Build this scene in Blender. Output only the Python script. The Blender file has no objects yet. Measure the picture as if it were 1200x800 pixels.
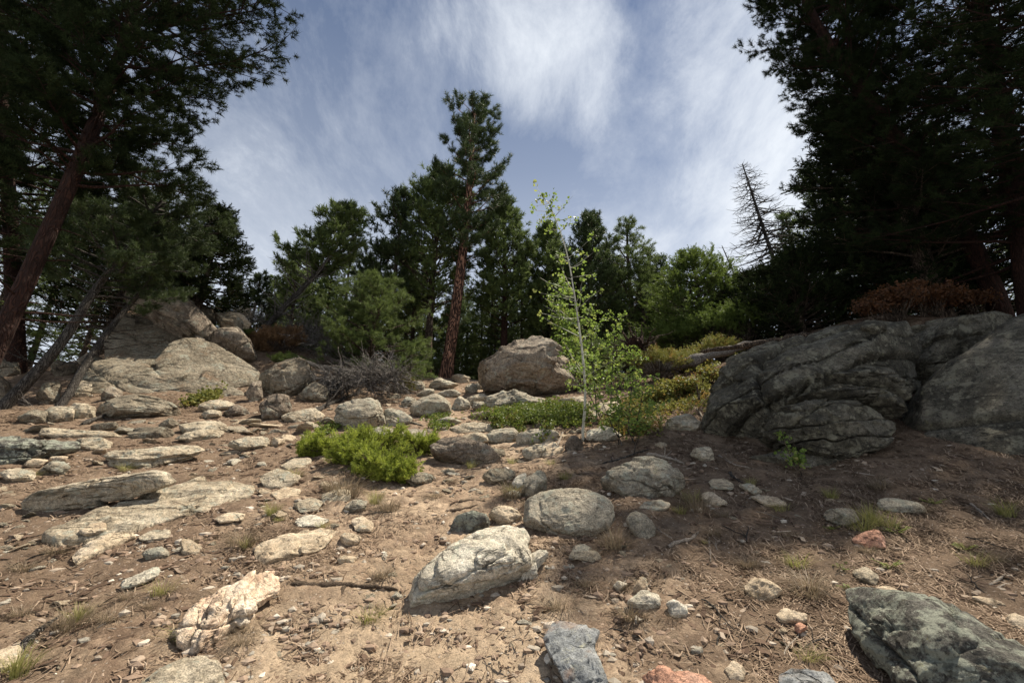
import bpy, bmesh, math, random
import numpy as np
from mathutils import Vector
random.seed(7)
rng = np.random.default_rng(11)
SC = bpy.context.scene
COL = SC.collection
R = math.radians

# ------------------------------------------------------------------ noise
_p = np.random.default_rng(3).permutation(256)
PERM = np.concatenate([_p, _p, _p])
_g = np.random.default_rng(4).normal(size=(256, 3))
GRAD = _g / np.linalg.norm(_g, axis=1)[:, None]
def pn(P):
    P = np.asarray(P, float)
    I = np.floor(P).astype(int); F = P - I; I &= 255
    U = F * F * F * (F * (F * 6 - 15) + 10)
    out = np.zeros(len(P))
    for dx in (0, 1):
        wx = U[:, 0] if dx else 1 - U[:, 0]
        for dy in (0, 1):
            wy = U[:, 1] if dy else 1 - U[:, 1]
            for dz in (0, 1):
                wz = U[:, 2] if dz else 1 - U[:, 2]
                h = PERM[PERM[PERM[(I[:, 0] + dx) & 255] + ((I[:, 1] + dy) & 255)] + ((I[:, 2] + dz) & 255)]
                g = GRAD[h]
                d = g[:, 0] * (F[:, 0] - dx) + g[:, 1] * (F[:, 1] - dy) + g[:, 2] * (F[:, 2] - dz)
                out += wx * wy * wz * d
    return out * 1.5
def fbm(P, o=4, g=.5, l=2.03):
    a, s, out = 1., 0., 0
    P = np.asarray(P, float)
    for i in range(o):
        out = out + a * pn(P + i * 17.3); s += a; a *= g; P = P * l
    return out / s
def ridged(P, o=4):
    a, s, out = 1., 0., 0
    P = np.asarray(P, float)
    for i in range(o):
        out = out + a * (1 - 2 * np.abs(pn(P + i * 9.1))); s += a; a *= .5; P = P * 2.1
    return out / s
def sstep(a, b, x):
    t = np.clip((x - a) / (b - a), 0, 1); return t * t * (3 - 2 * t)

# ------------------------------------------------------------------ camera
CZ, PITCH, FPX = 1.5, R(18), 533.33
FW = np.array([0, math.cos(PITCH), math.sin(PITCH)])
UP = np.array([0, -math.sin(PITCH), math.cos(PITCH)])
RT = np.array([1., 0, 0])
CAM = np.array([0, 0, CZ])
def ray(px, py):
    return FW + (px - 600) / FPX * RT + (400 - py) / FPX * UP
def at(px, py, Y):
    d = ray(px, py); return CAM + d * (Y / d[1])

# ------------------------------------------------------------------ terrain
_yk = [-60, -5, 0, 2, 6, 10, 14, 16.6, 18.5, 24, 45, 110, 700]
_zk = [-18, -1.6, 0, .6, 1.85, 3.15, 4.5, 5.42, 5.75, 5.7, 5.0, 2, -30]
_yy = np.linspace(-60, 700, 15201); _zz = np.interp(_yy, _yk, _zk)
_ker = np.hanning(41); _ker /= _ker.sum()
_zz = np.convolve(np.pad(_zz, 20, mode='edge'), _ker, mode='valid')
def tz(x, y):
    x = np.atleast_1d(np.asarray(x, float)); y = np.atleast_1d(np.asarray(y, float))
    z = np.interp(y, _yy, _zz)
    near = sstep(60, 25, y)
    z = z + 1.5 * np.exp(-(((x + 9.5) / 4.) ** 2 + ((y - 14.5) / 3.) ** 2))
    z = z + 1.7 * np.exp(-(((x - 9.5) / 4.2) ** 2 + ((y - 10.5) / 3.6) ** 2))
    z = z + .07 * np.clip(x - 1.5, 0, 8) * sstep(1, 6, y) * near
    z = z + .05 * np.clip(-x - 4, 0, 8) * near
    # worn trail groove
    tc = -.9 + .06 * y + .35 * np.sin(y * .45)
    z = z - .10 * np.exp(-((x - tc) / 1.1) ** 2) * near
    Q = np.stack([x * .3, y * .3, 0 * x], 1)
    z = z + .16 * fbm(Q, 3) * sstep(.5, 3, np.hypot(x, y))
    z = z + .05 * pn(np.stack([x * 1.3, y * 1.3, 0 * x + 5], 1))
    far = sstep(30, 200, y)
    z = z + 9 * far * fbm(np.stack([x * .01, y * .01, 0 * x + 9], 1), 3)
    return z
_gx0, _gy0, _gs = -30., -2., .06
_GX = np.arange(_gx0, 30.01, _gs); _GY = np.arange(_gy0, 27.01, _gs)
_HG = np.stack([tz(_GX, np.full(len(_GX), yv)) for yv in _GY])
def tzf(x, y):
    fx = (np.asarray(x, float) - _gx0) / _gs; fy = (np.asarray(y, float) - _gy0) / _gs
    fx = np.clip(fx, 0, len(_GX) - 1.001); fy = np.clip(fy, 0, len(_GY) - 1.001)
    i = fx.astype(int); j = fy.astype(int); u = fx - i; v = fy - j
    return (_HG[j, i] * (1 - u) + _HG[j, i + 1] * u) * (1 - v) + (_HG[j + 1, i] * (1 - u) + _HG[j + 1, i + 1] * u) * v
def tz1(x, y):
    if abs(x) < 29.9 and -1.9 < y < 26.9: return float(tzf(x, y))
    return float(tz(x, y)[0])
def tnorm(x, y, e=.15):
    n = np.array([tz1(x - e, y) - tz1(x + e, y), tz1(x, y - e) - tz1(x, y + e), 2 * e])
    return n / np.linalg.norm(n)
_ts = np.concatenate([np.linspace(.5, 12, 130), np.linspace(12.1, 40, 130)])
def hits(px, py, dmax=22.):
    """ground points seen at many picture points at once; second value says which are valid"""
    px = np.asarray(px, float); py = np.asarray(py, float)
    d = FW[None] + ((px - 600) / FPX)[:, None] * RT + ((400 - py) / FPX)[:, None] * UP
    P = CAM + d[:, None] * _ts[None, :, None]
    below = P[..., 2] < tzf(P[..., 0], P[..., 1])
    k = below.argmax(1); ok = below.any(1) & (k > 0); k = np.maximum(k, 1)
    lo, hi = _ts[k - 1], _ts[k]
    for _ in range(14):
        m = (lo + hi) / 2; Q = CAM + d * m[:, None]; b = Q[:, 2] < tzf(Q[:, 0], Q[:, 1])
        hi = np.where(b, m, hi); lo = np.where(b, lo, m)
    Q = CAM + d * ((lo + hi) / 2)[:, None]
    return Q, ok & (Q[:, 1] < dmax)
def hit(px, py, dmax=22.):
    Q, ok = hits([px], [py], dmax); return Q[0] if ok[0] else None
def ground(px, Y):
    """point on the ground in the direction of picture column px at depth Y"""
    x = (px - 600) / FPX * Y
    for _ in range(12):
        z = tz1(x, Y)
        dep = Y * math.cos(PITCH) + (z - CZ) * math.sin(PITCH)
        x = (px - 600) / FPX * dep
    return np.array([x, Y, tz1(x, Y)])
def height_for(p, py):
    """height at which a vertical line on p reaches picture row py"""
    k = (400 - py) / FPX
    y = p[1]
    z = CZ + y * (k * math.cos(PITCH) + math.sin(PITCH)) / (math.cos(PITCH) - k * math.sin(PITCH))
    return z - p[2]

# ------------------------------------------------------------------ object helpers
def props(o, label=None, cat=None, group=None, kind=None):
    if label: o['label'] = label
    if cat: o['category'] = cat
    if group: o['group'] = group
    if kind: o['kind'] = kind
    return o
def mesh(name, V, F, m=None, smooth=True, tint=None):
    me = bpy.data.meshes.new(name)
    V = np.asarray(V, dtype=np.float32)
    me.vertices.add(len(V)); me.vertices.foreach_set('co', V.ravel())
    if isinstance(F, (list, tuple)) and len(F) and isinstance(F[0], np.ndarray):
        arrs = [np.asarray(a) for a in F if len(a)]
    else: arrs = [np.asarray(F)]
    loops = np.concatenate([a.ravel() for a in arrs])
    tot = np.concatenate([np.full(len(a), a.shape[1]) for a in arrs])
    start = np.concatenate([[0], np.cumsum(tot)[:-1]])
    me.loops.add(len(loops)); me.loops.foreach_set('vertex_index', loops.astype(np.int32))
    me.polygons.add(len(tot)); me.polygons.foreach_set('loop_start', start.astype(np.int32))
    me.polygons.foreach_set('use_smooth', np.full(len(tot), smooth))
    if tint is not None:
        a = me.attributes.new('tint', 'FLOAT', 'POINT'); a.data.foreach_set('value', np.asarray(tint, np.float32))
    me.update(calc_edges=True)
    if m: me.materials.append(m)
    return me
def obj(name, me, loc=(0, 0, 0), parent=None):
    o = bpy.data.objects.new(name, me); COL.objects.link(o)
    o.location = [float(v) for v in loc]
    if parent: o.parent = parent
    return o
def empty(name, loc, rz=0):
    o = bpy.data.objects.new(name, None); COL.objects.link(o)
    o.location = [float(v) for v in loc]; o.rotation_euler = (0, 0, rz); o.empty_display_size = .2
    return o
def copy_thing(r, loc, rz=0, s=1., label=None, tilt=(0, 0), szz=None):
    c = r.copy(); COL.objects.link(c); c.location = [float(v) for v in loc]
    c.rotation_euler = (tilt[0], tilt[1], rz); c.scale = (s, s, szz or s)
    if label: c['label'] = label
    for ch in list(r.children):
        d = ch.copy(); COL.objects.link(d); d.parent = c
    return c

# ------------------------------------------------------------------ materials
class G:
    def __init__(s, name):
        s.m = bpy.data.materials.new(name); s.m.use_nodes = True
        s.t = s.m.node_tree; s.t.nodes.clear(); s.out = s.n('ShaderNodeOutputMaterial')
    def n(s, ty, **k):
        nd = s.t.nodes.new(ty)
        for a, v in k.items():
            if a.startswith('i_'):
                nd.inputs[a[2:].replace('_', ' ')].default_value = v
            else: setattr(nd, a, v)
        return nd
    def l(s, a, b): s.t.links.new(a, b)
    def put(s, sock, v):
        if hasattr(v, 'is_output') or isinstance(v, bpy.types.NodeSocket): s.l(v, sock)
        else: sock.default_value = v
    def noise(s, vec, scale, detail=4, rough=.5, dist=0):
        nd = s.n('ShaderNodeTexNoise'); nd.inputs['Scale'].default_value = scale
        nd.inputs['Detail'].default_value = detail; nd.inputs['Roughness'].default_value = rough
        nd.inputs['Distortion'].default_value = dist
        if vec is not None: s.l(vec, nd.inputs['Vector'])
        return nd.outputs['Fac']
    def voro(s, vec, scale, feature='F1', out='Distance'):
        nd = s.n('ShaderNodeTexVoronoi'); nd.feature = feature; nd.inputs['Scale'].default_value = scale
        if vec is not None: s.l(vec, nd.inputs['Vector'])
        return nd.outputs[out]
    def ramp(s, fac, stops, interp='LINEAR'):
        nd = s.n('ShaderNodeValToRGB'); nd.color_ramp.interpolation = interp
        e = nd.color_ramp.elements
        while len(e) < len(stops): e.new(.5)
        for k, (p, c) in enumerate(stops):
            e[k].position = p
            if isinstance(c, (int, float)): c = (c, c, c)
            e[k].color = (*c, 1)
        s.l(fac, nd.inputs['Fac']); return nd.outputs['Color']
    def mix(s, fac, a, b, mode='MIX'):
        nd = s.n('ShaderNodeMix'); nd.data_type = 'RGBA'; nd.blend_type = mode
        s.put(nd.inputs[0], fac)
        for i, v in ((6, a), (7, b)):
            if isinstance(v, tuple) and len(v) == 3: v = (*v, 1)
            s.put(nd.inputs[i], v)
        return nd.outputs[2]
    def math(s, op, a, b=0., c=None):
        nd = s.n('ShaderNodeMath'); nd.operation = op; s.put(nd.inputs[0], a); s.put(nd.inputs[1], b)
        if c is not None: s.put(nd.inputs[2], c)
        return nd.outputs[0]
    def vmath(s, op, a, b):
        nd = s.n('ShaderNodeVectorMath'); nd.operation = op; s.put(nd.inputs[0], a); s.put(nd.inputs[1], b)
        return nd.outputs[0]
    def bump(s, h, strength=.5, dist=.02, normal=None):
        nd = s.n('ShaderNodeBump'); nd.inputs['Strength'].default_value = strength; nd.inputs['Distance'].default_value = dist
        s.l(h, nd.inputs['Height'])
        if normal: s.l(normal, nd.inputs['Normal'])
        return nd.outputs[0]
    def bsdf(s, col, rough=.9, normal=None, spec=.2):
        b = s.n('ShaderNodeBsdfPrincipled'); s.put(b.inputs['Base Color'], (*col, 1) if isinstance(col, tuple) else col)
        s.put(b.inputs['Roughness'], rough); b.inputs['Specular IOR Level'].default_value = spec
        if normal: s.l(normal, b.inputs['Normal'])
        s.l(b.outputs[0], s.out.inputs[0]); return b

def rock_mat(name, c0, c1, c2, lichen=.0, black=.3, strata=.3, s=1., bump=1., lcol=(.38, .37, .29), rust=0., axis=(0, .25, 1)):
    g = G(name)
    tc = g.n('ShaderNodeTexCoord'); oi = g.n('ShaderNodeObjectInfo')
    off = g.vmath('SCALE', (31.7, 17.1, 9.3), (0, 0, 0)); sc = off.node; g.l(g.math('MULTIPLY', oi.outputs['Random'], 7.), sc.inputs['Scale'])
    v = g.vmath('ADD', tc.outputs['Object'], off)
    base = g.ramp(g.noise(v, 1.7 * s, 8, .62, .3), [(.30, c0), (.5, c1), (.70, c2)])
    speck = g.ramp(g.noise(v, 75 * s, 4, .75), [(.34, .38), (.47, .95), (.66, 1.5)])
    base = g.mix(.85, base, speck, 'MULTIPLY')
    mott = g.ramp(g.noise(v, 14 * s, 8, .78), [(.36, .42), (.50, 1.), (.64, 1.42)])
    base = g.mix(.8, base, mott, 'MULTIPLY')
    # foliation bands
    mp = g.n('ShaderNodeMapping'); mp.inputs['Rotation'].default_value = (R(24), R(-14), 0); mp.inputs['Scale'].default_value = (1., 1., 9.)
    g.l(v, mp.inputs['Vector'])
    band = g.noise(mp.outputs[0], 3.2 * s, 6, .6, .4)
    base = g.mix(strata, base, g.ramp(band, [(.36, .45), (.47, .95), (.6, 1.15), (.7, .8)]), 'MULTIPLY')
    if rust:
        base = g.mix(g.ramp(g.noise(v, 3.1 * s, 5, .6), [(.55, 0.), (.7, rust)]), base, (.30, .15, .07))
    if lichen:
        lf = g.ramp(g.noise(v, 5.5 * s, 10, .72), [(.60 - .16 * lichen, 0.), (.66 - .14 * lichen, .85)])
        base = g.mix(lf, base, lcol)
        vl = g.voro(g.vmath('ADD', v, g.vmath('MULTIPLY', g.n('ShaderNodeTexNoise', i_Scale=30. * s).outputs['Color'], (.05, .05, .05))), 16 * s, 'SMOOTH_F1')
        spots = g.math('MULTIPLY', g.ramp(vl, [(.20, 1.), (.27, 0.)]), g.ramp(g.noise(v, 4 * s, 3, .6), [(.42, 0.), (.56, .7)]))
        base = g.mix(g.math('MULTIPLY', spots, min(1., lichen + .3)), base, tuple(min(.7, c * 1.35) for c in lcol))
        l2 = g.ramp(g.noise(v, 9.3 * s, 8, .7, .5), [(.66 - .06 * lichen, 0.), (.69 - .06 * lichen, .7)])
        base = g.mix(g.math('MULTIPLY', l2, .6), base, (.27, .25, .12))
    bf = g.ramp(g.noise(v, 24 * s, 8, .8), [(.55, 0.), (.61, black)])
    base = g.mix(bf, base, (.035, .034, .03))
    wn = g.n('ShaderNodeTexNoise', i_Scale=3.5 * s); wn.inputs['Detail'].default_value = 6; g.l(v, wn.inputs['Vector'])
    mc = g.n('ShaderNodeMapping'); mc.inputs['Rotation'].default_value = (R(24), R(-14), R(30)); mc.inputs['Scale'].default_value = (.7, 1.1, 2.2)
    g.l(g.vmath('ADD', v, g.vmath('MULTIPLY', wn.outputs['Color'], (.22, .22, .22))), mc.inputs['Vector'])
    crack = g.voro(mc.outputs[0], 1.5 * s, 'DISTANCE_TO_EDGE')
    cm = g.math('MULTIPLY', g.ramp(crack, [(0.0, 1.), (.030, 0.)]), g.ramp(g.noise(v, 1.9 * s, 3, .6), [(.50, 0.), (.60, 1.)]))
    base = g.mix(g.math('MULTIPLY', cm, .55), base, (.03, .026, .02))
    h = g.noise(v, 7 * s, 12, .68)
    h2 = g.noise(v, 45 * s, 6, .8)
    n1 = g.bump(g.math('SUBTRACT', 1., cm), .9, .05 / s, g.bump(band, .35 * strata * bump, .05 / s))
    n2 = g.bump(h, 1. * bump, .085 / s, n1)
    n3 = g.bump(h2, .9 * bump, .014 / s, n2)
    g.bsdf(base, .92, n3, .18)
    return g.m

def leaf_mat(name, ca, cb, trans=.35, tcol=None, rough=.55, big=.6, third=None):
    g = G(name)
    at_ = g.n('ShaderNodeAttribute', attribute_name='tint')
    oi = g.n('ShaderNodeObjectInfo'); geo = g.n('ShaderNodeNewGeometry')
    t = g.math('ADD', g.math('MULTIPLY', at_.outputs['Fac'], .65), g.math('MULTIPLY', g.noise(geo.outputs['Position'], 1.1 / big, 3), .45))
    t = g.math('ADD', t, g.math('MULTIPLY', oi.outputs['Random'], .2))
    st = [(.25, ca), (.85, cb)]
    if third: st.append((.97, third))
    col = g.ramp(t, st)
    b = g.bsdf(col, rough, None, .25 if rough < .8 else .05)
    tr = g.n('ShaderNodeBsdfTranslucent')
    g.l(g.mix(.5, col, tcol or cb), tr.inputs['Color'])
    mx = g.n('ShaderNodeMixShader'); mx.inputs[0].default_value = trans
    g.l(b.outputs[0], mx.inputs[1]); g.l(tr.outputs[0], mx.inputs[2]); g.l(mx.outputs[0], g.out.inputs[0])
    return g.m

def bark_mat(name, ca, cb, dark, s=1., bump=1., stretch=.22):
    g = G(name)
    tc = g.n('ShaderNodeTexCoord')
    mp = g.n('ShaderNodeMapping'); mp.inputs['Scale'].default_value = (1, 1, stretch); g.l(tc.outputs['Object'], mp.inputs['Vector'])
    v = mp.outputs[0]
    col = g.ramp(g.noise(v, 6 * s, 6, .6), [(.3, ca), (.7, cb)])
    nz = g.n('ShaderNodeTexNoise', i_Scale=6. * s); g.l(v, nz.inputs['Vector'])
    vv = g.vmath('ADD', v, nz.outputs['Color'])
    cr = g.voro(vv, 9 * s, 'DISTANCE_TO_EDGE')
    f = g.ramp(cr, [(0.0, 1.), (.06, .9), (.20, 0.)])
    col = g.mix(f, col, dark)
    col = g.mix(.6, col, g.ramp(g.noise(v, 40 * s, 5, .7), [(.3, .6), (.6, 1.15)]), 'MULTIPLY')
    n = g.bump(g.ramp(cr, [(0, 0.), (.25, 1.)]), .9 * bump, .03)
    n = g.bump(g.noise(v, 30 * s, 8, .7), .6 * bump, .012, n)
    g.bsdf(col, .9, n, .15)
    return g.m

M = {}
M['rock_grey'] = rock_mat('grey_lichen_rock', (.24, .20, .145), (.36, .31, .23), (.48, .42, .32), .5, .5, .35, 1.1)
M['rock_big'] = rock_mat('boulder_rock', (.15, .115, .085), (.27, .215, .16), (.40, .335, .255), .25, .7, .3, .9, 1.1)
M['rock_out'] = rock_mat('outcrop_rock', (.15, .12, .085), (.27, .225, .16), (.41, .35, .26), .3, .65, .4, .8, 1.2, rust=.35)
M['rock_dark'] = rock_mat('shaded_outcrop_rock', (.055, .048, .036), (.125, .11, .08), (.27, .24, .185), .5, .95, .35, .9, 1.3, lcol=(.29, .265, .19))  # shade under the tall trees is put into these dark rock colours
M['rock_tan'] = rock_mat('tan_rock', (.34, .25, .165), (.48, .38, .26), (.60, .49, .36), .12, .25, .45, 2.2, .8)
M['rock_pale'] = rock_mat('pale_rock', (.42, .36, .27), (.56, .50, .39), (.68, .62, .51), .3, .35, .55, 2.0, .9, lcol=(.45, .45, .35))
M['rock_slab'] = rock_mat('layered_slab_rock', (.30, .235, .16), (.43, .355, .25), (.56, .48, .36), .35, .35, .8, 1.6, 1.)
M['rock_quartz'] = rock_mat('pink_quartz_rock', (.60, .38, .26), (.72, .56, .40), (.78, .69, .56), 0, .3, .25, 2.6, 1., rust=.5)
M['rock_blue'] = rock_mat('blue_grey_slate', (.15, .155, .155), (.21, .215, .21), (.27, .265, .25), .1, .15, .2, 2., .5, rust=.5)
M['rock_pink'] = rock_mat('pink_granite', (.45, .22, .14), (.55, .30, .20), (.60, .38, .28), 0, .3, .1, 2.5, 1.)
M['rock_lichen'] = rock_mat('lichen_covered_rock', (.075, .068, .055), (.13, .12, .10), (.20, .185, .155), .8, .8, .2, 1.9, 1.2, lcol=(.36, .37, .29))

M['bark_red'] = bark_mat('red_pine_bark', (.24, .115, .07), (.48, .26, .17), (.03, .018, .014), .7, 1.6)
M['bark_redd'] = bark_mat('shaded_red_pine_bark', (.028, .014, .010), (.062, .028, .018), (.03, .016, .012), .9)  # red bark with the shade on the near trunks put into its colour
M['bark_brown'] = bark_mat('brown_bark', (.10, .070, .05), (.19, .14, .10), (.03, .022, .016))
M['bark_grey'] = bark_mat('weathered_grey_wood', (.07, .06, .05), (.17, .152, .13), (.025, .02, .016), 1.6, .8, .08)
M['bark_snag'] = bark_mat('snag_wood', (.085, .075, .065), (.17, .15, .135), (.03, .025, .02), 1.5, .5)
M['bark_driftwood'] = bark_mat('pale_dead_wood', (.33, .28, .22), (.50, .44, .36), (.16, .12, .09), 3., .5, .1)
M['bark_dead'] = bark_mat('dead_twig_wood', (.19, .17, .15), (.36, .33, .30), (.08, .07, .06), 1.5, .5)
M['root'] = bark_mat('root_wood', (.16, .11, .075), (.30, .225, .16), (.05, .035, .025), 4., .8, .3)

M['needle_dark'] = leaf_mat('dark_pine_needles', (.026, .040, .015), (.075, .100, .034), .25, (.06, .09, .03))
M['needle_black'] = leaf_mat('shaded_pine_needles', (.009, .013, .006), (.026, .036, .013), .15, (.03, .042, .015), .9)  # shade of the backlit crowns is put into the needle colour
M['needle_mid'] = leaf_mat('pine_needles', (.055, .080, .026), (.150, .190, .055), .4, (.10, .14, .04))
M['needle_blue'] = leaf_mat('spruce_needles', (.050, .078, .030), (.130, .170, .062), .4, (.08, .11, .04))
M['needle_fresh'] = leaf_mat('fresh_green_needles', (.05, .080, .018), (.155, .205, .045), .4, (.16, .22, .04))  # saturated fresh green for small bushes and one conifer
M['juniper'] = leaf_mat('juniper_needles', (.12, .16, .022), (.46, .50, .08), .35, (.30, .38, .05), big=.15)
M['aspen_leaf'] = leaf_mat('aspen_leaves', (.085, .135, .028), (.24, .32, .075), .45, (.30, .42, .07), .4, .3, (.4, .38, .12))
M['cover_leaf'] = leaf_mat('ground_cover_leaves', (.06, .09, .018), (.19, .225, .045), .3, (.2, .27, .04), .45, .3, (.22, .15, .05))
M['shrub_leaf'] = leaf_mat('yellowing_shrub_leaves', (.09, .11, .025), (.25, .24, .065), .35, (.28, .27, .06), .5, .3, (.30, .15, .05))
M['orange_leaf'] = leaf_mat('rusty_leaves', (.035, .020, .010), (.13, .055, .022), .3, (.24, .10, .03), .5, .3)
M['brown_leaf'] = leaf_mat('dry_brown_needles', (.12, .065, .03), (.30, .18, .09), .25, (.3, .17, .08), .5, .3)
M['grass'] = leaf_mat('dry_green_grass', (.14, .14, .04), (.34, .31, .12), .35, (.3, .32, .08), .5, .3, (.45, .38, .2))
M['grass_dry'] = leaf_mat('dead_straw_grass', (.12, .085, .055), (.30, .235, .16), .25, (.3, .25, .15), .6, .3)
M['litter'] = leaf_mat('fallen_needles', (.06, .036, .022), (.36, .265, .185), .05, (.2, .14, .1), .8, .2, (.42, .33, .25))
def pebble_mat():
    g = G('pebbles'); a = g.n('ShaderNodeAttribute', attribute_name='tint')
    tc = g.n('ShaderNodeTexCoord')
    c = g.ramp(a.outputs['Fac'], [(0, (.17, .12, .085)), (.35, (.27, .19, .135)), (.6, (.34, .26, .19)), (.8, (.26, .235, .19)), (.93, (.50, .42, .33)), (1, (.60, .54, .45))])
    c = g.mix(.6, c, g.ramp(g.noise(tc.outputs['Object'], 120, 4, .7), [(.3, .65), (.65, 1.2)]), 'MULTIPLY')
    g.bsdf(c, .9, g.bump(g.noise(tc.outputs['Object'], 150, 4), .5, .004), .15); return g.m
M['pebble'] = pebble_mat()
def aspen_bark():
    g = G('aspen_bark'); tc = g.n('ShaderNodeTexCoord')
    mp = g.n('ShaderNodeMapping'); mp.inputs['Scale'].default_value = (1, 1, 3.5); g.l(tc.outputs['Object'], mp.inputs['Vector'])
    f = g.ramp(g.noise(mp.outputs[0], 5, 5, .6), [(.56, 0.), (.63, .85)])
    c = g.mix(f, g.ramp(g.noise(tc.outputs['Object'], 3, 4), [(.3, (.30, .285, .22)), (.7, (.52, .50, .41))]), (.07, .06, .05))
    g.bsdf(c, .7, g.bump(f, .4, .01), .2); return g.m
M['aspen_bark'] = aspen_bark()

def ground_mat():
    g = G('dirt_ground'); geo = g.n('ShaderNodeNewGeometry'); v = geo.outputs['Position']
    sep = g.n('ShaderNodeSeparateXYZ'); g.l(v, sep.inputs[0]); X, Y = sep.outputs[0], sep.outputs[1]
    big = g.noise(v, .55, 6, .6, .4)
    soil = g.ramp(big, [(.32, (.25, .172, .115)), (.5, (.38, .275, .185)), (.68, (.54, .41, .285))])
    fine = g.ramp(g.noise(v, 9, 9, .72), [(.30, .45), (.5, .98), (.7, 1.35)])
    soil = g.mix(.85, soil, fine, 'MULTIPLY')
    gr = g.ramp(g.noise(v, 70, 5, .8), [(.3, .45), (.52, 1.), (.72, 1.5)])
    soil = g.mix(.75, soil, gr, 'MULTIPLY')
    dk = g.ramp(g.noise(v, 3.3, 9, .72, .6), [(.47, 0.), (.60, .75)])
    soil = g.mix(dk, soil, g.mix(.8, (.20, .13, .088), gr, 'MULTIPLY'))
    cl = g.voro(g.vmath('ADD', v, g.vmath('MULTIPLY', g.n('ShaderNodeTexNoise', i_Scale=14.).outputs['Color'], (.08, .08, .08))), 17, 'F1', 'Color')
    scl = g.n('ShaderNodeSeparateColor'); g.l(cl, scl.inputs[0])
    soil = g.mix(.6, soil, g.ramp(scl.outputs[0], [(.1, .62), (.6, 1.), (.95, 1.3)]), 'MULTIPLY')
    # bare sandy trail patch
    tr = g.math('SUBTRACT', X, g.math('ADD', g.math('MULTIPLY', Y, .06), -.75))
    tr = g.math('ABSOLUTE', tr)
    tr = g.math('ADD', tr, g.math('MULTIPLY', g.noise(v, 1.2, 5, .6), 1.6))
    trm = g.ramp(g.math('MULTIPLY', tr, .3), [(.33, 1.), (.62, 0.)])
    near = g.ramp(g.math('MULTIPLY', Y, .1), [(.22, .8), (.36, .10)])
    sand = g.mix(.7, (.60, .46, .31), gr, 'MULTIPLY')
    soil = g.mix(g.math('MULTIPLY', trm, near), soil, sand)
    # dark needle duff away from the trail
    rt = g.math('ADD', g.math('MULTIPLY', X, .26), g.math('MULTIPLY', g.noise(v, 1.7, 6, .65), .9))
    dm = g.ramp(rt, [(.52, 0.), (.80, .85)])
    duff = g.mix(.8, (.15, .104, .070), g.ramp(g.noise(v, 40, 6, .8), [(.3, .4), (.7, 1.8)]), 'MULTIPLY')
    soil = g.mix(dm, soil, duff)
    lf = g.math('ADD', g.math('MULTIPLY', X, -.15), g.math('MULTIPLY', g.noise(v, 2.3, 6, .65), .9))
    soil = g.mix(g.ramp(lf, [(.62, 0.), (.85, .7)]), soil, duff)
    far = g.ramp(g.math('MULTIPLY', Y, .01), [(.19, 0.), (.24, 1.)])
    soil = g.mix(far, soil, g.ramp(g.noise(v, 1.5, 5), [(.35, (.06, .05, .03)), (.65, (.10, .10, .045))]))
    # embedded grit
    vc = g.voro(v, 55, 'F1', 'Color'); vd = g.voro(v, 55, 'F1', 'Distance')
    sepc = g.n('ShaderNodeSeparateColor'); g.l(vc, sepc.inputs[0])
    pick = g.math('MULTIPLY', g.ramp(sepc.outputs[0], [(.80, 0.), (.82, 1.)]), g.ramp(vd, [(.28, 1.), (.36, 0.)]))
    grit = g.ramp(sepc.outputs[1], [(0, (.20, .15, .11)), (.5, (.38, .30, .23)), (1, (.55, .47, .38))])
    soil = g.mix(g.math('MULTIPLY', pick, .8), soil, grit)
    n = g.bump(g.noise(v, 11, 10, .7), .9, .05)
    n = g.bump(g.noise(v, 75, 8, .8), .8, .012, n)
    n = g.bump(pick, .6, .008, n)
    g.bsdf(soil, .95, n, .1)
    return g.m
M['ground'] = ground_mat()

# ------------------------------------------------------------------ ground sheet
def build_ground():
    nc = 820
    r = np.concatenate([np.geomspace(1.2, 26, 720), np.geomspace(26.4, 650, 110)])
    a = np.linspace(R(-74), R(74), nc)
    RR, AA = np.meshgrid(r, a, indexing='ij')
    x = (RR * np.sin(AA)).ravel(); y = (RR * np.cos(AA)).ravel() - 3
    z = tz(x, y)
    nr = sstep(30, 12, y)
    z += nr * .045 * fbm(np.stack([x * 4, y * 4, 0 * x], 1), 3)
    k = ridged(np.stack([x * 13, y * 13, 0 * x + 3], 1), 3)
    z += nr * .018 * k + nr * .010 * pn(np.stack([x * 34, y * 34, 0 * x], 1))
    ii = np.arange(len(r) - 1)[:, None] * nc + np.arange(nc - 1)[None]
    ii = ii.ravel()
    F = np.stack([ii, ii + nc, ii + nc + 1, ii + 1], 1)[:, ::-1]
    V = np.stack([x, y, z], 1)
    o = obj('ground', mesh('ground', V, F, M['ground']))
    props(o, 'brown dirt hillside scattered with stones', 'ground', None, 'structure')
    return V
build_ground()
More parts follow.
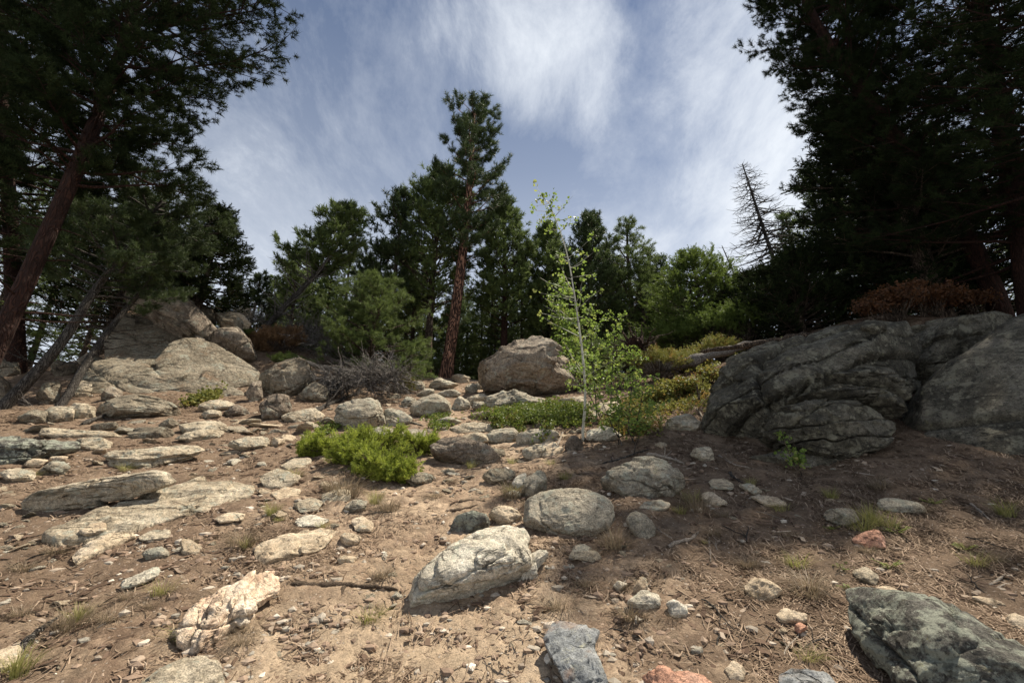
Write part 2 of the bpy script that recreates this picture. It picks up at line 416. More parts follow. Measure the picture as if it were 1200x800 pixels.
# ------------------------------------------------------------------ rocks
_ico = {}
def ico(k):
    if k not in _ico:
        bm = bmesh.new(); bmesh.ops.create_icosphere(bm, subdivisions=k, radius=1)
        V = np.array([v.co[:] for v in bm.verts]); F = np.array([[v.index for v in f.verts] for f in bm.faces])
        bm.free(); V /= np.linalg.norm(V, axis=1)[:, None]; _ico[k] = (V, F)
    return _ico[k]
def rot_xyz(a, b, c):
    ca, sa, cb, sb, cc, s_ = math.cos(a), math.sin(a), math.cos(b), math.sin(b), math.cos(c), math.sin(c)
    return np.array([[cc, -s_, 0], [s_, cc, 0], [0, 0, 1]]) @ np.array([[cb, 0, sb], [0, 1, 0], [-sb, 0, cb]]) @ np.array([[1, 0, 0], [0, ca, -sa], [0, sa, ca]])
def rock_shape(Rf, top, bot, res, seed, rough=.06, planes=10, strata=0., sq=.75, cracks=0, B=np.eye(3), sdir=(-.15, .25, 1), sn=6, depthcut=.86, chips=26, chipamp=.22, gro=1.3, crk=0., gw=.07, cw=.12):
    """Rf(angle)->radius in the local plane; B rows = e1,e2,n (world). Returns world-axis vertices."""
    g = np.random.default_rng(seed)
    V, F = ico(res)
    a = np.arctan2(V[:, 1], V[:, 0]); cz = np.clip(np.sqrt(V[:, 0] ** 2 + V[:, 1] ** 2), 0, 1); sz = V[:, 2]
    rad = Rf(a); c = cz ** sq; s = np.sign(sz) * np.abs(sz) ** sq
    P = np.stack([rad * c * np.cos(a), rad * c * np.sin(a), np.where(sz > 0, top, bot) * s], 1)
    size = float(np.mean(rad)); th = (top + bot) / 2
    for k in range(planes):
        ang = g.uniform(0, 2 * math.pi); el = g.uniform(.15, 1.2) * (1 if g.random() < .75 else -1)
        n = np.array([math.cos(ang) * math.cos(el), math.sin(ang) * math.cos(el), math.sin(el)])
        n = n / np.array([1, 1, max(th / size, .25)]); n /= np.linalg.norm(n)
        d = P @ n; h = d.max() * g.uniform(depthcut, .97)
        m = d > h; P[m] -= ((d[m] - h) * .92)[:, None] * n
    W = P @ B
    off = g.uniform(0, 50, 3)
    Nn = (P / np.array([size, size, max(th, .2 * size)]) ** 2) @ B; Nn /= np.linalg.norm(Nn, axis=1)[:, None] + 1e-9
    q = W / size + off
    amp = rough * min(size, th * 1.6)
    D = amp * (.65 * fbm(q * 1.6, 5) + .55 * (ridged(q * 2.3, 4) - .3) + .30 * (ridged(q * 6.5, 3) - .3) + .16 * fbm(q * 16, 3))
    if strata:
        sd = np.array(sdir, float); sd /= np.linalg.norm(sd)
        ext = float(np.ptp(W @ sd)) / sn + 1e-6
        sv = (W @ sd) / ext + .55 * fbm(q * 1.1, 3) + g.uniform(0, 9)
        fl = np.floor(sv); fr = sv - fl
        tab = g.uniform(-1, .6, 400); k = fl.astype(int) % 400
        lay = tab[k] * (1 - sstep(.82, 1, fr)) + tab[(k + 1) % 400] * sstep(.82, 1, fr)
        gro_ = -np.exp(-((fr - .93) / gw) ** 2) * (.6 + .8 * (fbm(q * 2 + 5, 2)))
        D += strata * amp * (lay * .8 + gro * gro_)
    for c_ in range(cracks):
        n = g.normal(size=3); n /= np.linalg.norm(n)
        dd = (W @ n) / size + g.uniform(-.5, .5) + cw * fbm(q * 2.5 + c_ * 7, 3)
        D -= max(amp * 1.6, size * crk) * np.exp(-(np.abs(dd) / .022))
        D += amp * .5 * (dd > 0) * sstep(0, .05, dd)
    # broken chips: every cell of the surface has its own slight plane
    nc_ = chips; Pc = W[g.integers(0, len(W), nc_)] + g.normal(size=(nc_, 3)) * size * .05; Gr = g.normal(size=(nc_, 3)); Gr /= np.linalg.norm(Gr, axis=1)[:, None]
    Wq = W + size * .12 * np.stack([fbm(q * 2 + 3, 3), fbm(q * 2 + 8, 3), fbm(q * 2 + 13, 3)], 1)
    dist = ((Wq[:, None] - Pc[None]) ** 2).sum(2); nn = dist.argmin(1)
    D += chipamp * np.clip(((W - Pc[nn]) * Gr[nn]).sum(1), -size * .3, size * .3) + amp * .35 * g.uniform(-1, 1, nc_)[nn] * chipamp * 4
    W = W + Nn * D[:, None]
    return W, F
def outline_fn(uv):
    uv = np.asarray(uv, float)
    # dense chaikin smoothing, star-shaped radius about the centroid
    for _ in range(1):
        nx = np.roll(uv, -1, 0); uv = np.stack([uv * .9 + nx * .1, uv * .1 + nx * .9], 1).reshape(-1, 2)
    D = np.concatenate([uv + (np.roll(uv, -1, 0) - uv) * t for t in np.linspace(0, 1, 9)[:-1]])
    a = np.arctan2(D[:, 1], D[:, 0]); r = np.hypot(D[:, 0], D[:, 1])
    bins = np.linspace(-math.pi, math.pi, 181); idx = np.clip(np.digitize(a, bins) - 1, 0, 179)
    rb = np.full(180, np.nan)
    for i, rr in zip(idx, r): rb[i] = rr if np.isnan(rb[i]) else max(rb[i], rr)
    c = (bins[:-1] + bins[1:]) / 2; ok = ~np.isnan(rb)
    rb = np.interp(c, np.concatenate([c[ok] - 2 * math.pi, c[ok], c[ok] + 2 * math.pi]), np.tile(rb[ok], 3))
    cc = np.concatenate([c - 2 * math.pi, c, c + 2 * math.pi]); rr = np.tile(rb, 3)
    return lambda x: np.interp(x, cc, rr)
def centroid(p):
    p = np.asarray(p, float); x, y = p[:, 0], p[:, 1]; x2, y2 = np.roll(x, -1), np.roll(y, -1)
    cr = x * y2 - x2 * y; A = cr.sum() / 2
    return np.array([((x + x2) * cr).sum() / (6 * A), ((y + y2) * cr).sum() / (6 * A)])
ROCKPX = []
SLABN = []
def rock(name, px, mat, label, face=.4, th=.35, bot=None, rough=.06, planes=16, strata=.4, sq=.62, cracks=1, res=5,
         cat='rock', group=None, seed=None, Y=None, lift=0., sn=6, parent=None, back=None, sdir=(-.15, .25, 1), shift=0., tiltn=None, depthcut=.70, chips=None, chipamp=.22, gro=1.3, fit=True, crk=0., gw=.07, cw=.12):
    px = np.asarray(px, float); c = centroid(px)
    ROCKPX.append((px[:, 0].min() - 3, px[:, 1].min() - 2, px[:, 0].max() + 3, px[:, 1].max() + 2))
    if name == 'flat_stone': th *= .6; sq = min(sq, .5)
    seed = seed if seed is not None else int(c[0] * 7 + c[1] * 13)
    yb = px[:, 1].max(); xb = c[0]
    if Y is None:
        A = hit(xb, c[1] * (1 - face) + yb * face)
        if A is None: A = hit(xb, yb)
        if A is None: A = at(xb, c[1], 13.2)
    else:
        A = at(xb, c[1], Y)
    to = CAM - A; tc = to / np.linalg.norm(to); th_ = np.array([tc[0], tc[1], .15]); th_ /= np.linalg.norm(th_)
    gn = tnorm(A[0], A[1])
    n = (1 - face) * gn + face * th_
    if tiltn is not None: n = np.array(tiltn, float)
    n /= np.linalg.norm(n)
    # plane
    width = (px[:, 0].max() - px[:, 0].min()) / FPX * np.dot(A - CAM, FW)
    t = th * width * .5
    P0 = A.copy()
    P0 = P0 + np.array([-tc[0], -tc[1], 0]) * (t * .7 * face if Y is None else 0) + np.array([0, 0, lift + (1 - face) * t * .25]) + shift * np.array([0, 1., 0])
    def proj(p):
        d = ray(*p); s = np.dot(P0 - CAM, n) / np.dot(d, n); return CAM + d * s
    C = proj(c)
    e1 = np.cross(np.array([0, 0, 1.]), n); e1 /= np.linalg.norm(e1); e2 = np.cross(n, e1)
    W = np.array([proj(p) for p in px]) - C
    uv = np.stack([W @ e1, W @ e2], 1)
    B = np.stack([e1, e2, n])
    bt = (bot if bot is not None else 1.) * t * (back or 1.)
    V, F = rock_shape(outline_fn(uv), t, bt, res, seed, rough, planes, strata, sq, cracks, B, sn=sn, sdir=sdir, depthcut=depthcut, chips=chips or (14 if res < 5 else 26 if res < 7 else 60), chipamp=chipamp, gro=gro, crk=crk, gw=gw, cw=cw)
    if fit:      # keep the traced size: the relief must not make the rock bigger than it is
        for _ in range(2):
            A_ = V + C - CAM; dz = A_ @ FW; X_ = 600 + FPX * (A_ @ RT) / dz; Y_ = 400 - FPX * (A_ @ UP) / dz
            x0, x1 = np.percentile(X_, .3), np.percentile(X_, 99.7); y0, y1 = np.percentile(Y_, .2), np.percentile(Y_, 99.8)
            ox0, ox1, oy0, oy1 = px[:, 0].min(), px[:, 0].max(), px[:, 1].min(), px[:, 1].max() + .05 * np.ptp(px[:, 1])
            sx, sy = (ox1 - ox0) / (x1 - x0), (oy1 - oy0) / (y1 - y0); zc = np.dot(C - CAM, FW) / FPX
            a = V @ RT; u_ = V @ UP; f_ = V @ FW
            a = a * sx; u_ = u_ * sy; V = a[:, None] * RT + u_[:, None] * UP + f_[:, None] * FW
            A_ = V + C - CAM; dz = A_ @ FW; X_ = 600 + FPX * (A_ @ RT) / dz; Y_ = 400 - FPX * (A_ @ UP) / dz
            C = C + RT * ((ox0 + ox1) / 2 - (np.percentile(X_, .3) + np.percentile(X_, 99.7)) / 2) * zc - UP * (oy0 - np.percentile(Y_, .2)) * zc
    if fit and Y is None and face < .7: C = C + (CAM - C) * (.022 * (1 - face * .6))
    me = mesh(name, V, F, M[mat])
    if parent is not None:
        o = obj(name, me, C - np.array(parent.location), parent)
        return o
    o = obj(name, me, C)
    return props(o, label, cat, group, 'thing')

def S(s):  # "x,y x,y"
    return [tuple(float(v) for v in q.split(',')) for q in s.split()]
ML = 'loose_rock'
# --- foreground, left
rock('stone_slab', S('26,579 62,571 137,558 179,552 196,557 202,567 167,580 104,594 50,602 31,594'), 'rock_slab',
     'long thin slab propped up with its dark underside facing the trail', face=.75, th=.16, strata=1.6, sn=7, sq=.45, rough=.10, planes=5, res=6, cat='stone slab', tiltn=(.1, -.95, -.30), lift=.10)
rock('stone_slab', S('54,625 83,606 137,585 179,572 233,559 267,561 296,569 292,581 250,596 217,602 179,612 146,627 112,631 79,637'), 'rock_slab',
     'long layered ledge of pale grey rock lying below the propped dark slab', face=.10, th=.085, strata=3.2, sn=5, sq=.42, rough=.16, planes=4, res=6, cat='stone slab', lift=.0, sdir=(.25, -.75, .45))
rock('flat_stone', S('85,650 98,637 121,628 156,623 158,627 125,642 88,660'), 'rock_tan', 'curved tan stone sunk in the dirt under the layered ledge', .12, .2, sq=.6, cat='stone')
rock('stone_slab', S('125,535 142,527 167,525 208,522 238,525 236,533 200,547 167,550 138,549'), 'rock_slab',
     'split layered slab below the lowest sloping block of the left outcrop', .3, .2, strata=2.2, sn=4, sq=.5, rough=.12, res=6, cat='stone slab', lift=.04, sdir=(.1, -.3, 1))
rock('quartz_rock', S('206,738 217,717 229,704 267,683 292,671 317,669 327,679 321,692 300,704 287,717 267,729 250,751 229,761 212,755'), 'rock_quartz',
     'rough pinkish white quartz rock lying across the dirt', .25, .34, strata=1.1, sn=9, sq=.65, rough=.13, planes=14, cracks=4, res=6, cat='quartz rock', lift=.04, sdir=(1, .2, .3))
rock('flat_stone', S('299,649 304,638 340,629 392,619 393,633 367,645 333,655 304,661'), 'rock_tan', 'broad tan slab with a pointed end set flush in the trail', .12, .2, sq=.5, strata=1., cat='stone', res=5)
rock('flat_stone', S('252,606 267,600 287,600 283,610 258,612'), 'rock_tan', 'small pinkish flat stone beside the end of the layered ledge', .12, .2, res=4, cat='stone')
rock('flat_stone', S('142,682 167,671 187,664 185,674 158,686 144,688'), 'rock_pale', 'narrow crumbly pale stone above the quartz rock', .15, .25, res=5, rough=.15, cat='stone')
rock('small_rock', S('167,647 183,640 198,643 197,654 173,656'), 'rock_grey', 'dark grey angular rock above the quartz rock', .4, .5, res=5, cat='stone')
rock('flat_stone', S('162,626 179,620 200,620 197,629 167,633'), 'rock_slab', 'flat grey stone in front of the layered ledge', .2, .25, res=4, cat='stone')
rock('rounded_stone', S('92,621 104,613 125,612 125,625 100,628'), 'rock_tan', 'rounded tan stone on the near edge of the layered ledge', .3, .4, res=4, cat='stone', planes=3, lift=.06)
rock('flat_stone', S('377,580 396,573 411,574 408,587 379,591'), 'rock_slab', 'grey flat stone just left of the green juniper tip', .25, .35, res=5, cat='stone')
rock('small_rock', S('402,597 417,585 430,585 427,598 406,601'), 'rock_grey', 'dark grey rock tucked under the front of the juniper', .45, .6, res=5, cat='stone')
rock('flat_stone', S('346,606 367,603 385,609 375,616 352,616'), 'rock_pale', 'pale flat stone set in the trail left of the juniper', .1, .2, res=4, cat='stone')
rock('small_rock', S('398,629 410,624 423,631 419,638 406,639'), 'rock_tan', 'chunky tan stone on the trail, the higher of a close pair', .3, .5, res=4, cat='stone')
rock('small_rock', S('395,654 406,650 418,654 412,661 400,660'), 'rock_tan', 'chunky tan stone on the trail, the lower of a close pair', .3, .6, res=4, cat='stone')
rock('flat_stone', S('412,610 423,604 438,614 435,622 417,622'), 'rock_tan', 'tan tile-like stone on the trail below the juniper', .2, .3, res=4, cat='stone')
rock('flat_stone', S('305,562 325,553 340,549 352,560 335,570 312,572'), 'rock_slab', 'grey flat stone flush with the trail left of the juniper', .15, .2, res=4, cat='stone')
rock('flat_stone', S('328,545 345,536 365,538 360,548 340,552'), 'rock_slab', 'low grey stone partly covered by the left end of the juniper', .2, .3, res=4, cat='stone')
rock('flat_stone', S('318,578 335,570 352,572 348,583 328,586'), 'rock_tan', 'tan worn stone flush with the trail near the straw grass', .15, .2, res=4, cat='stone')
rock('flat_stone', S('345,590 362,583 378,588 372,598 352,599'), 'rock_slab', 'grey worn stone beneath the straw grass by the juniper', .15, .25, res=4, cat='stone')
rock('flat_stone', S('-14,765 0,760 25,756 22,774 0,787 -16,785'), 'rock_tan', 'pale tan stone beside the weathered root at the bottom edge', .2, .3, res=4, cat='stone')
rock('flat_stone', S('168,795 190,779 235,768 256,774 262,800 240,818 180,815'), 'rock_slab', 'broad grey-brown stone sunk in the dirt below the quartz rock', .15, .2, res=5, cat='stone')
rock('boulder', S('-30,533 -20,515 0,511 30,514 60,514 90,521 92,531 60,536 40,545 10,548 -15,545'), 'rock_lichen', 'low wide lichen-covered boulder at the edge of the slope', .45, .3, strata=1.2, sn=4, sq=.55, res=6, cat='boulder', rough=.12)
rock('flat_stone', S('45,506 62,501 100,504 138,509 142,513 110,514 70,512'), 'rock_slab', 'thin grey plank-like slab above the lichen-covered boulder', .3, .15, strata=1., sn=3, res=5, cat='stone slab')
rock('small_rock', S('45,553 58,541 72,540 82,548 74,557 55,558'), 'rock_grey', 'grey broken rock in a heap below the lichen-covered boulder', .45, .6, res=4, cat='stone')
rock('small_rock', S('58,537 68,534 80,536 76,542 62,543'), 'rock_tan', 'tan stone at the top of the heap below the lichen-covered boulder', .4, .6, res=4, cat='stone')
rock('small_rock', S('28,541 40,537 56,540 50,546 32,547'), 'rock_tan', 'tan flat stone beside the heap below the lichen-covered boulder', .3, .4, res=4, cat='stone')

# --- foreground, centre
wr = rock('white_rock', S('478,704 487,687 517,660 540,643 567,623 597,617 613,623 619,637 614,645 620,655 617,667 590,679 560,692 533,702 500,712 482,716'), 'rock_pale',
     'big pale grey-white rock tapering to the left in the middle of the slope', .42, .42, strata=1.3, sn=5, sq=.5, rough=.07, planes=8, cracks=2, res=6, chipamp=.12, cat='rock', lift=.10, sdir=(.35, -.75, .6))
rock('white_rock_fragment', S('605,660 622,654 638,644 641,652 628,665 628,675 605,680'), 'rock_pale', 'jagged pale fragment touching the right end of the big white rock', .35, .5, res=5, rough=.12, cat='rock', strata=1.)
rock('round_boulder', S('615,600 622,587 640,577 667,572 693,576 713,586 719,603 710,621 693,634 673,632 653,630 633,622 618,612'), 'rock_grey',
     'rounded grey-white lichen-spotted boulder behind the big white rock', .5, .42, strata=.3, sq=.6, rough=.07, planes=7, depthcut=.85, chipamp=.1, res=6, cat='boulder', lift=.03)
rock('small_boulder', S('611,575 617,560 630,551 640,554 641,572 630,584 614,586'), 'rock_grey', 'upright squarish grey rock perched behind the round boulder', .8, .9, res=5, sq=.5, cat='rock')
rock('small_rock', S('600,570 607,560 617,554 617,568 606,574'), 'rock_pale', 'white stone leaning on the upright squarish rock', .5, .6, res=4, cat='stone')
rock('small_rock', S('593,580 602,574 612,575 610,581 596,583'), 'rock_pale', 'small white stone in front of the grass by the upright rock', .4, .6, res=4, cat='stone')
rock('wedge_rock', S('528,622 538,604 557,598 574,606 573,616 543,626 531,631'), 'rock_lichen', 'dark wedge-shaped rock above the big white rock', .6, .6, res=5, sq=.6, cat='rock')
rock('small_rock', S('573,601 585,592 600,594 614,608 611,616 587,616'), 'rock_tan', 'tan rock wedged between the round boulder and the big white rock', .5, .6, res=5, cat='rock')
rock('small_rock', S('540,632 552,625 562,627 560,638 545,640'), 'rock_tan', 'tan stone behind the shoulder of the big white rock', .3, .5, res=4, cat='stone')
rock('boulder', S('706,568 722,553 740,541 757,534 775,541 790,554 801,566 795,578 775,588 752,591 730,583'), 'rock_grey', 'low domed grey boulder cracked near its top, right of the aspen', .5, .4, res=6, sq=.65, rough=.08, cat='boulder', strata=.6)
rock('flat_stone', S('748,592 765,586 785,585 782,596 760,601'), 'rock_slab', 'grey stone jutting from under the low domed boulder', .4, .4, res=4, cat='stone')
rock('small_rock', S('734,609 740,599 758,608 768,622 762,638 747,629'), 'rock_grey', 'narrow lichen-streaked rock below the low domed boulder', .4, .5, res=5, cat='rock')
rock('flat_stone', S('667,654 680,637 704,655 694,659'), 'rock_slab', 'triangular flat grey stone below the round boulder', .1, .15, res=4, cat='stone')
rock('small_rock', S('735,702 748,693 770,691 774,710 753,715 737,710'), 'rock_pale', 'pale blocky stone lying in the needle litter', .4, .6, res=5, cat='stone')
rock('small_rock', S('742,691 750,675 759,677 758,693 746,697'), 'rock_tan', 'upright pinkish stone behind the pale blocky one', .5, .6, res=4, cat='stone')
rock('small_rock', S('719,686 727,680 735,683 731,690 723,691'), 'rock_pale', 'tiny white-tipped stone left of the pinkish upright stone', .4, .6, res=4, cat='stone')
rock('small_rock', S('781,707 792,702 806,708 806,721 787,723'), 'rock_pale', 'angular cream stone right of the pale blocky one', .4, .6, res=4, cat='stone')
rock('slate_slab', S('638,755 646,736 663,729 686,728 700,742 694,766 704,792 714,815 668,815 654,785'), 'rock_blue', 'blue-grey slab stained tan at its upper end, bottom of the slope', .12, .14, strata=.4, sq=.4, res=6, cat='stone slab', rough=.07, lift=.03)
rock('granite_rock', S('752,800 757,790 780,779 795,785 825,785 838,799 838,825 755,825'), 'rock_pink', 'salmon pink granite rock at the bottom edge', .4, .5, res=5, cat='rock', rough=.12)
rock('small_rock', S('849,788 859,774 874,784 870,800 855,801'), 'rock_tan', 'tan stone right of the salmon pink rock', .4, .5, res=4, cat='stone')
rock('flat_stone', S('913,790 930,783 950,784 972,793 984,812 915,812'), 'rock_blue', 'dark grey flat stone at the bottom edge near the lichen slab', .3, .3, res=5, cat='stone')
rock('small_rock', S('873,691 881,677 900,681 916,690 907,702 889,707'), 'rock_tan', 'heart-shaped lichen-stained stone in the needle litter', .4, .45, res=5, cat='stone')
rock('flat_stone', S('910,719 921,712 945,720 946,728 915,729'), 'rock_tan', 'oval tan stone below the heart-shaped one', .3, .4, res=4, cat='stone', planes=2)
rock('small_rock', S('931,734 938,729 946,734 940,742 933,741'), 'rock_pink', 'small orange stone under the oval tan stone', .5, .7, res=4, cat='stone')
rock('lichen_slab', S('990,696 1005,689 1031,693 1069,708 1106,724 1162,757 1210,787 1260,840 1090,850 1050,785 1027,757 997,722'), 'rock_lichen', 'big dark slab mottled with pale lichen at the bottom corner', .3, .32, strata=.7, sq=.6, res=6, cat='boulder', rough=.07, lift=.06)
rock('small_rock', S('999,627 1009,621 1036,624 1038,642 1012,644 1001,635'), 'rock_pink', 'reddish tan stone in front of the yellow grass', .4, .5, res=5, cat='stone')
rock('small_rock', S('966,603 975,595 1000,599 1006,614 985,617 972,612'), 'rock_grey', 'yellow-lichened grey stone left of the yellow grass', .4, .45, res=5, cat='stone')
rock('flat_stone', S('1028,590 1037,583 1069,588 1085,598 1055,600 1033,597'), 'rock_grey', 'pale flat stone in the shade below the giant slab', .3, .3, res=5, cat='stone')
rock('flat_stone', S('822,581 831,576 852,588 849,594 829,592'), 'rock_tan', 'tan flat stone beside grass right of the low domed boulder', .25, .35, res=4, cat='stone')
rock('flat_stone', S('879,581 893,580 912,585 921,592 900,593'), 'rock_tan', 'long narrow tan stone lying below the layered outcrop', .2, .25, res=4, cat='stone')
rock('flat_stone', S('866,569 877,566 893,577 883,579'), 'rock_slab', 'narrow grey stone just above the long narrow tan one', .2, .25, res=4, cat='stone')
rock('flat_stone', S('831,563 845,560 860,566 859,573 836,572'), 'rock_slab', 'dusty grey stone half buried in needles below the outcrop', .2, .3, res=4, cat='stone')
rock('small_rock', S('999,668 1012,664 1030,675 1027,684 1009,680'), 'rock_slab', 'grey stone among leaves below the reddish tan stone', .2, .3, res=4, cat='stone')
rock('flat_stone', S('1026,687 1046,686 1062,697 1050,700'), 'rock_tan', 'tan flake at the top end of the lichen slab', .2, .3, res=4, cat='stone')
rock('flat_stone', S('1138,698 1155,699 1179,709 1172,712'), 'rock_tan', 'orange-tan sliver of stone at the far side of the lichen slab', .2, .25, res=4, cat='stone')
rock('small_rock', S('1178,719 1190,718 1210,726 1208,739 1185,735'), 'rock_tan', 'tan stone at the edge beyond the lichen slab', .3, .4, res=4, cat='stone')
rock('small_rock', S('809,532 821,523 834,527 837,540 828,543'), 'rock_slab', 'pointed grey-brown stone standing at the foot of the outcrop', .6, .5, res=4, cat='stone')
rock('small_boulder', S('780,496 792,488 806,485 822,494 818,506 784,507'), 'rock_slab', 'flat-topped grey stone left of the layered outcrop', .5, .5, res=5, cat='rock')

# --- middle ground
rock('big_boulder', S('562,443 567,425 587,404 608,394 629,398 646,410 665,426 664,432 678,443 674,457 655,468 617,470 592,466 570,459'), 'rock_big',
     'huge brown-grey boulder balanced on the crest beside the red pine', 1., .9, strata=.5, sn=4, sq=.6, rough=.09, planes=16, cracks=0, res=6, cat='boulder', depthcut=.68, seed=4242, chips=12, chipamp=.3)
rock('boulder', S('569,482 575,465 590,456 617,456 629,466 643,474 640,486 592,486'), 'rock_grey', 'grey boulder directly under the huge boulder', .85, .7, res=6, cat='boulder')
rock('small_rock', S('618,475 628,465 642,467 645,478 625,481'), 'rock_grey', 'small grey rock against the right side of the grey boulder', .8, .7, res=4, cat='rock')
rock('boulder', S('392,486 398,472 412,467 432,466 446,470 452,482 448,500 421,508 400,508'), 'rock_grey', 'squat grey boulder just behind the green juniper', .8, .8, res=6, cat='boulder')
rock('boulder', S('448,484 458,478 470,482 483,492 479,503 450,503'), 'rock_grey', 'low grey rock leaning on the squat boulder behind the juniper', .7, .7, res=5, cat='boulder')
rock('boulder', S('481,480 492,467 515,461 529,472 527,487 506,493 484,489'), 'rock_grey', 'rounded light grey boulder on the left edge of the upper trail', .8, .8, res=5, cat='boulder')
rock('boulder', S('529,475 540,464 551,467 551,479 535,485'), 'rock_grey', 'small pointed light grey boulder on the upper trail', .7, .7, res=5, cat='boulder')
rock('log_like_rock', S('518,517 532,512 558,523 588,538 576,548 546,549 519,540 506,527'), 'rock_big', 'long dark ridge of rock slanting down beside the juniper', .6, .45, strata=1., sn=3, res=6, cat='boulder', lift=.06)
rock('flat_stone', S('528,500 550,494 585,498 570,507 533,510'), 'rock_slab', 'flat stone step above the long dark ridge', .5, .35, res=5, cat='stone')
rock('stone_block', S('537,511 560,506 570,509 572,518 550,524 539,520'), 'rock_slab', 'grey block on the trail between the stone step and the dark ridge', .6, .6, res=5, cat='stone')
rock('stone_block', S('567,507 585,501 602,502 610,513 600,523 571,522'), 'rock_grey', 'grey bulging block below the green ground cover', .7, .6, res=5, cat='rock')
rock('stone_block', S('604,511 633,502 648,506 655,514 650,524 608,524'), 'rock_grey', 'long grey block below the green ground cover, next to the bulging one', .7, .45, res=5, cat='rock')
rock('flat_stone', S('623,532 646,517 660,526 648,537'), 'rock_tan', 'light tan triangular stone left of the aspen foot', .3, .35, res=4, cat='stone')
rock('dark_rock', S('662,524 670,510 680,512 684,528 668,532'), 'rock_big', 'dark brown rock pressed against the aspen foot', .8, .8, res=4, cat='rock')
rock('boulder', S('687,520 688,506 704,499 720,503 727,510 710,521'), 'rock_pale', 'pale grey rock under the leaves right of the aspen', .7, .7, res=5, cat='rock')
rock('boulder', S('648,480 658,470 674,464 692,466 690,480 668,484'), 'rock_slab', 'grey rock above the ground cover behind the aspen', .8, .6, res=5, cat='rock')
UPR = ['541,470 556,461 572,461 573,472 556,477|flat grey rock leaning below the huge boulder', '503,451 512,444 524,442 537,449 526,458 508,458|broad grey rock near the top of the trail',
       '530,441 541,438 551,443 549,451 538,450|light upright rock at the foot of the red pine', '489,462 497,455 508,456 509,463 496,466|small tan rock on the upper left edge of the trail',
       '511,463 522,456 540,458 536,465 520,467|dark flat rock in the middle of the upper trail', '478,453 486,446 498,448 498,456 484,458|dull grey rock beside the dead brush',
       '556,451 563,447 571,450 569,457 558,457|small rock at the left foot of the huge boulder', '545,455 553,449 560,455 556,462 547,462|dark rock in the gap left of the huge boulder',
       '548,486 570,481 590,485 580,492 552,493|thin flat step stone on the upper trail', '506,494 525,488 540,492 534,499 512,500|flat stone at the foot of the rounded light boulder',
       '553,473 566,470 578,476 568,482 556,481|tan stone left of the boulder under the huge one', '470,470 478,464 488,467 486,476 473,478|brown rock at the lower end of the dead brush']
for q in UPR:
    p, lb = q.split('|'); rock('trail_rock', S(p), random.choice(['rock_grey', 'rock_slab', 'rock_grey']), lb, .65, .6, res=5, cat='rock', strata=.8, sq=.5, depthcut=.62, group='rocks heaped along the upper trail')

# --- left outcrop: separate slabs and blocks
FC = dict(face=.8, rough=.05, strata=.6, sn=4, sq=.34, planes=5, depthcut=.88, chips=8, chipamp=.07, gro=2.2, gw=.03, crk=.025, cw=.05, res=7, cat='rock outcrop', sdir=(-.45, .2, 1))
rock('outcrop_slab', S('122,402 134,378 152,364 176,372 212,388 232,400 216,424 186,430 150,432 124,426'), 'rock_out', 'uppermost sloping plate of the left outcrop, half under the pine boughs', th=.12, cracks=4, Y=11.8, tiltn=(.22, -.62, .66), **FC)
rock('outcrop_slab', S('182,424 204,400 226,396 252,404 283,423 304,438 300,452 268,458 226,452 188,440'), 'rock_out', 'long right-hand plate of the left outcrop, sloping down to the cleft boulder', th=.10, cracks=5, Y=11.1, tiltn=(.32, -.62, .60), **FC)
rock('outcrop_slab', S('95,450 112,424 136,420 172,428 220,446 262,454 288,470 250,478 200,482 150,478 105,468'), 'rock_out', 'wide lower plate of the left outcrop crossed by cracks', th=.13, cracks=6, Y=10.35, tiltn=(.22, -.70, .56), **FC)
rock('outcrop_block', S('146,347 157,336 187,346 236,366 258,380 262,400 247,406 207,388 180,374 156,364'), 'rock_big', 'upper slab overhanging the wide outcrop plates', .8, .35, strata=1.3, sn=3, sq=.4, res=6, cat='rock outcrop', Y=12.0, tiltn=(.2, -.9, .3))
rock('outcrop_block', S('248,388 260,383 279,384 293,399 301,414 290,426 267,418 246,402'), 'rock_big', 'brown block at the upper right end of the wide outcrop plates', .8, .7, res=6, cat='rock outcrop', Y=12.3, sq=.55)
rock('outcrop_block', S('252,370 262,366 272,369 285,380 280,390 262,388'), 'rock_out', 'small tilted slab on top of the brown block', .8, .5, res=5, cat='rock outcrop', Y=12.9, sq=.5)
rock('outcrop_block', S('264,366 274,365 294,378 290,386 276,380'), 'rock_tan', 'thin pale blade of rock leaning at the top of the outcrop', .8, .35, res=5, cat='rock outcrop', Y=13.1, sq=.5)
rock('outcrop_block', S('222,362 238,358 255,366 252,380 232,374'), 'rock_out', 'pale block showing behind the overhanging upper slab', .8, .6, res=5, cat='rock outcrop', Y=13.2, sq=.5)
rock('outcrop_block', S('128,393 133,372 146,362 160,372 156,392 140,402'), 'rock_big', 'dark block in the shade left of the wide outcrop plates', .8, .7, res=5, cat='rock outcrop', shift=1.)
rock('outcrop_slab', S('112,488 133,471 153,462 183,467 211,481 209,491 167,494 127,494'), 'rock_out', 'low sloping block at the foot of the great face', .6, .5, strata=.8, sn=4, sq=.6, res=6, cat='rock outcrop')
rock('outcrop_block', S('118,465 130,452 142,455 144,465 130,472'), 'rock_big', 'brown stone lodged above the low sloping block', .8, .7, res=5, cat='rock')
rock('stone_slab', S('211,499 230,493 260,496 268,505 240,510 216,508'), 'rock_slab', 'flat pale slab in the dirt below the outcrop', .3, .3, res=5, cat='stone slab', group=None)
rock('boulder', S('304,444 318,424 340,419 362,428 370,438 360,453 340,465 320,460 310,470'), 'rock_out', 'grey boulder with a dark cleft right of the wide outcrop plates', .85, .8, res=6, cat='boulder', cracks=3)
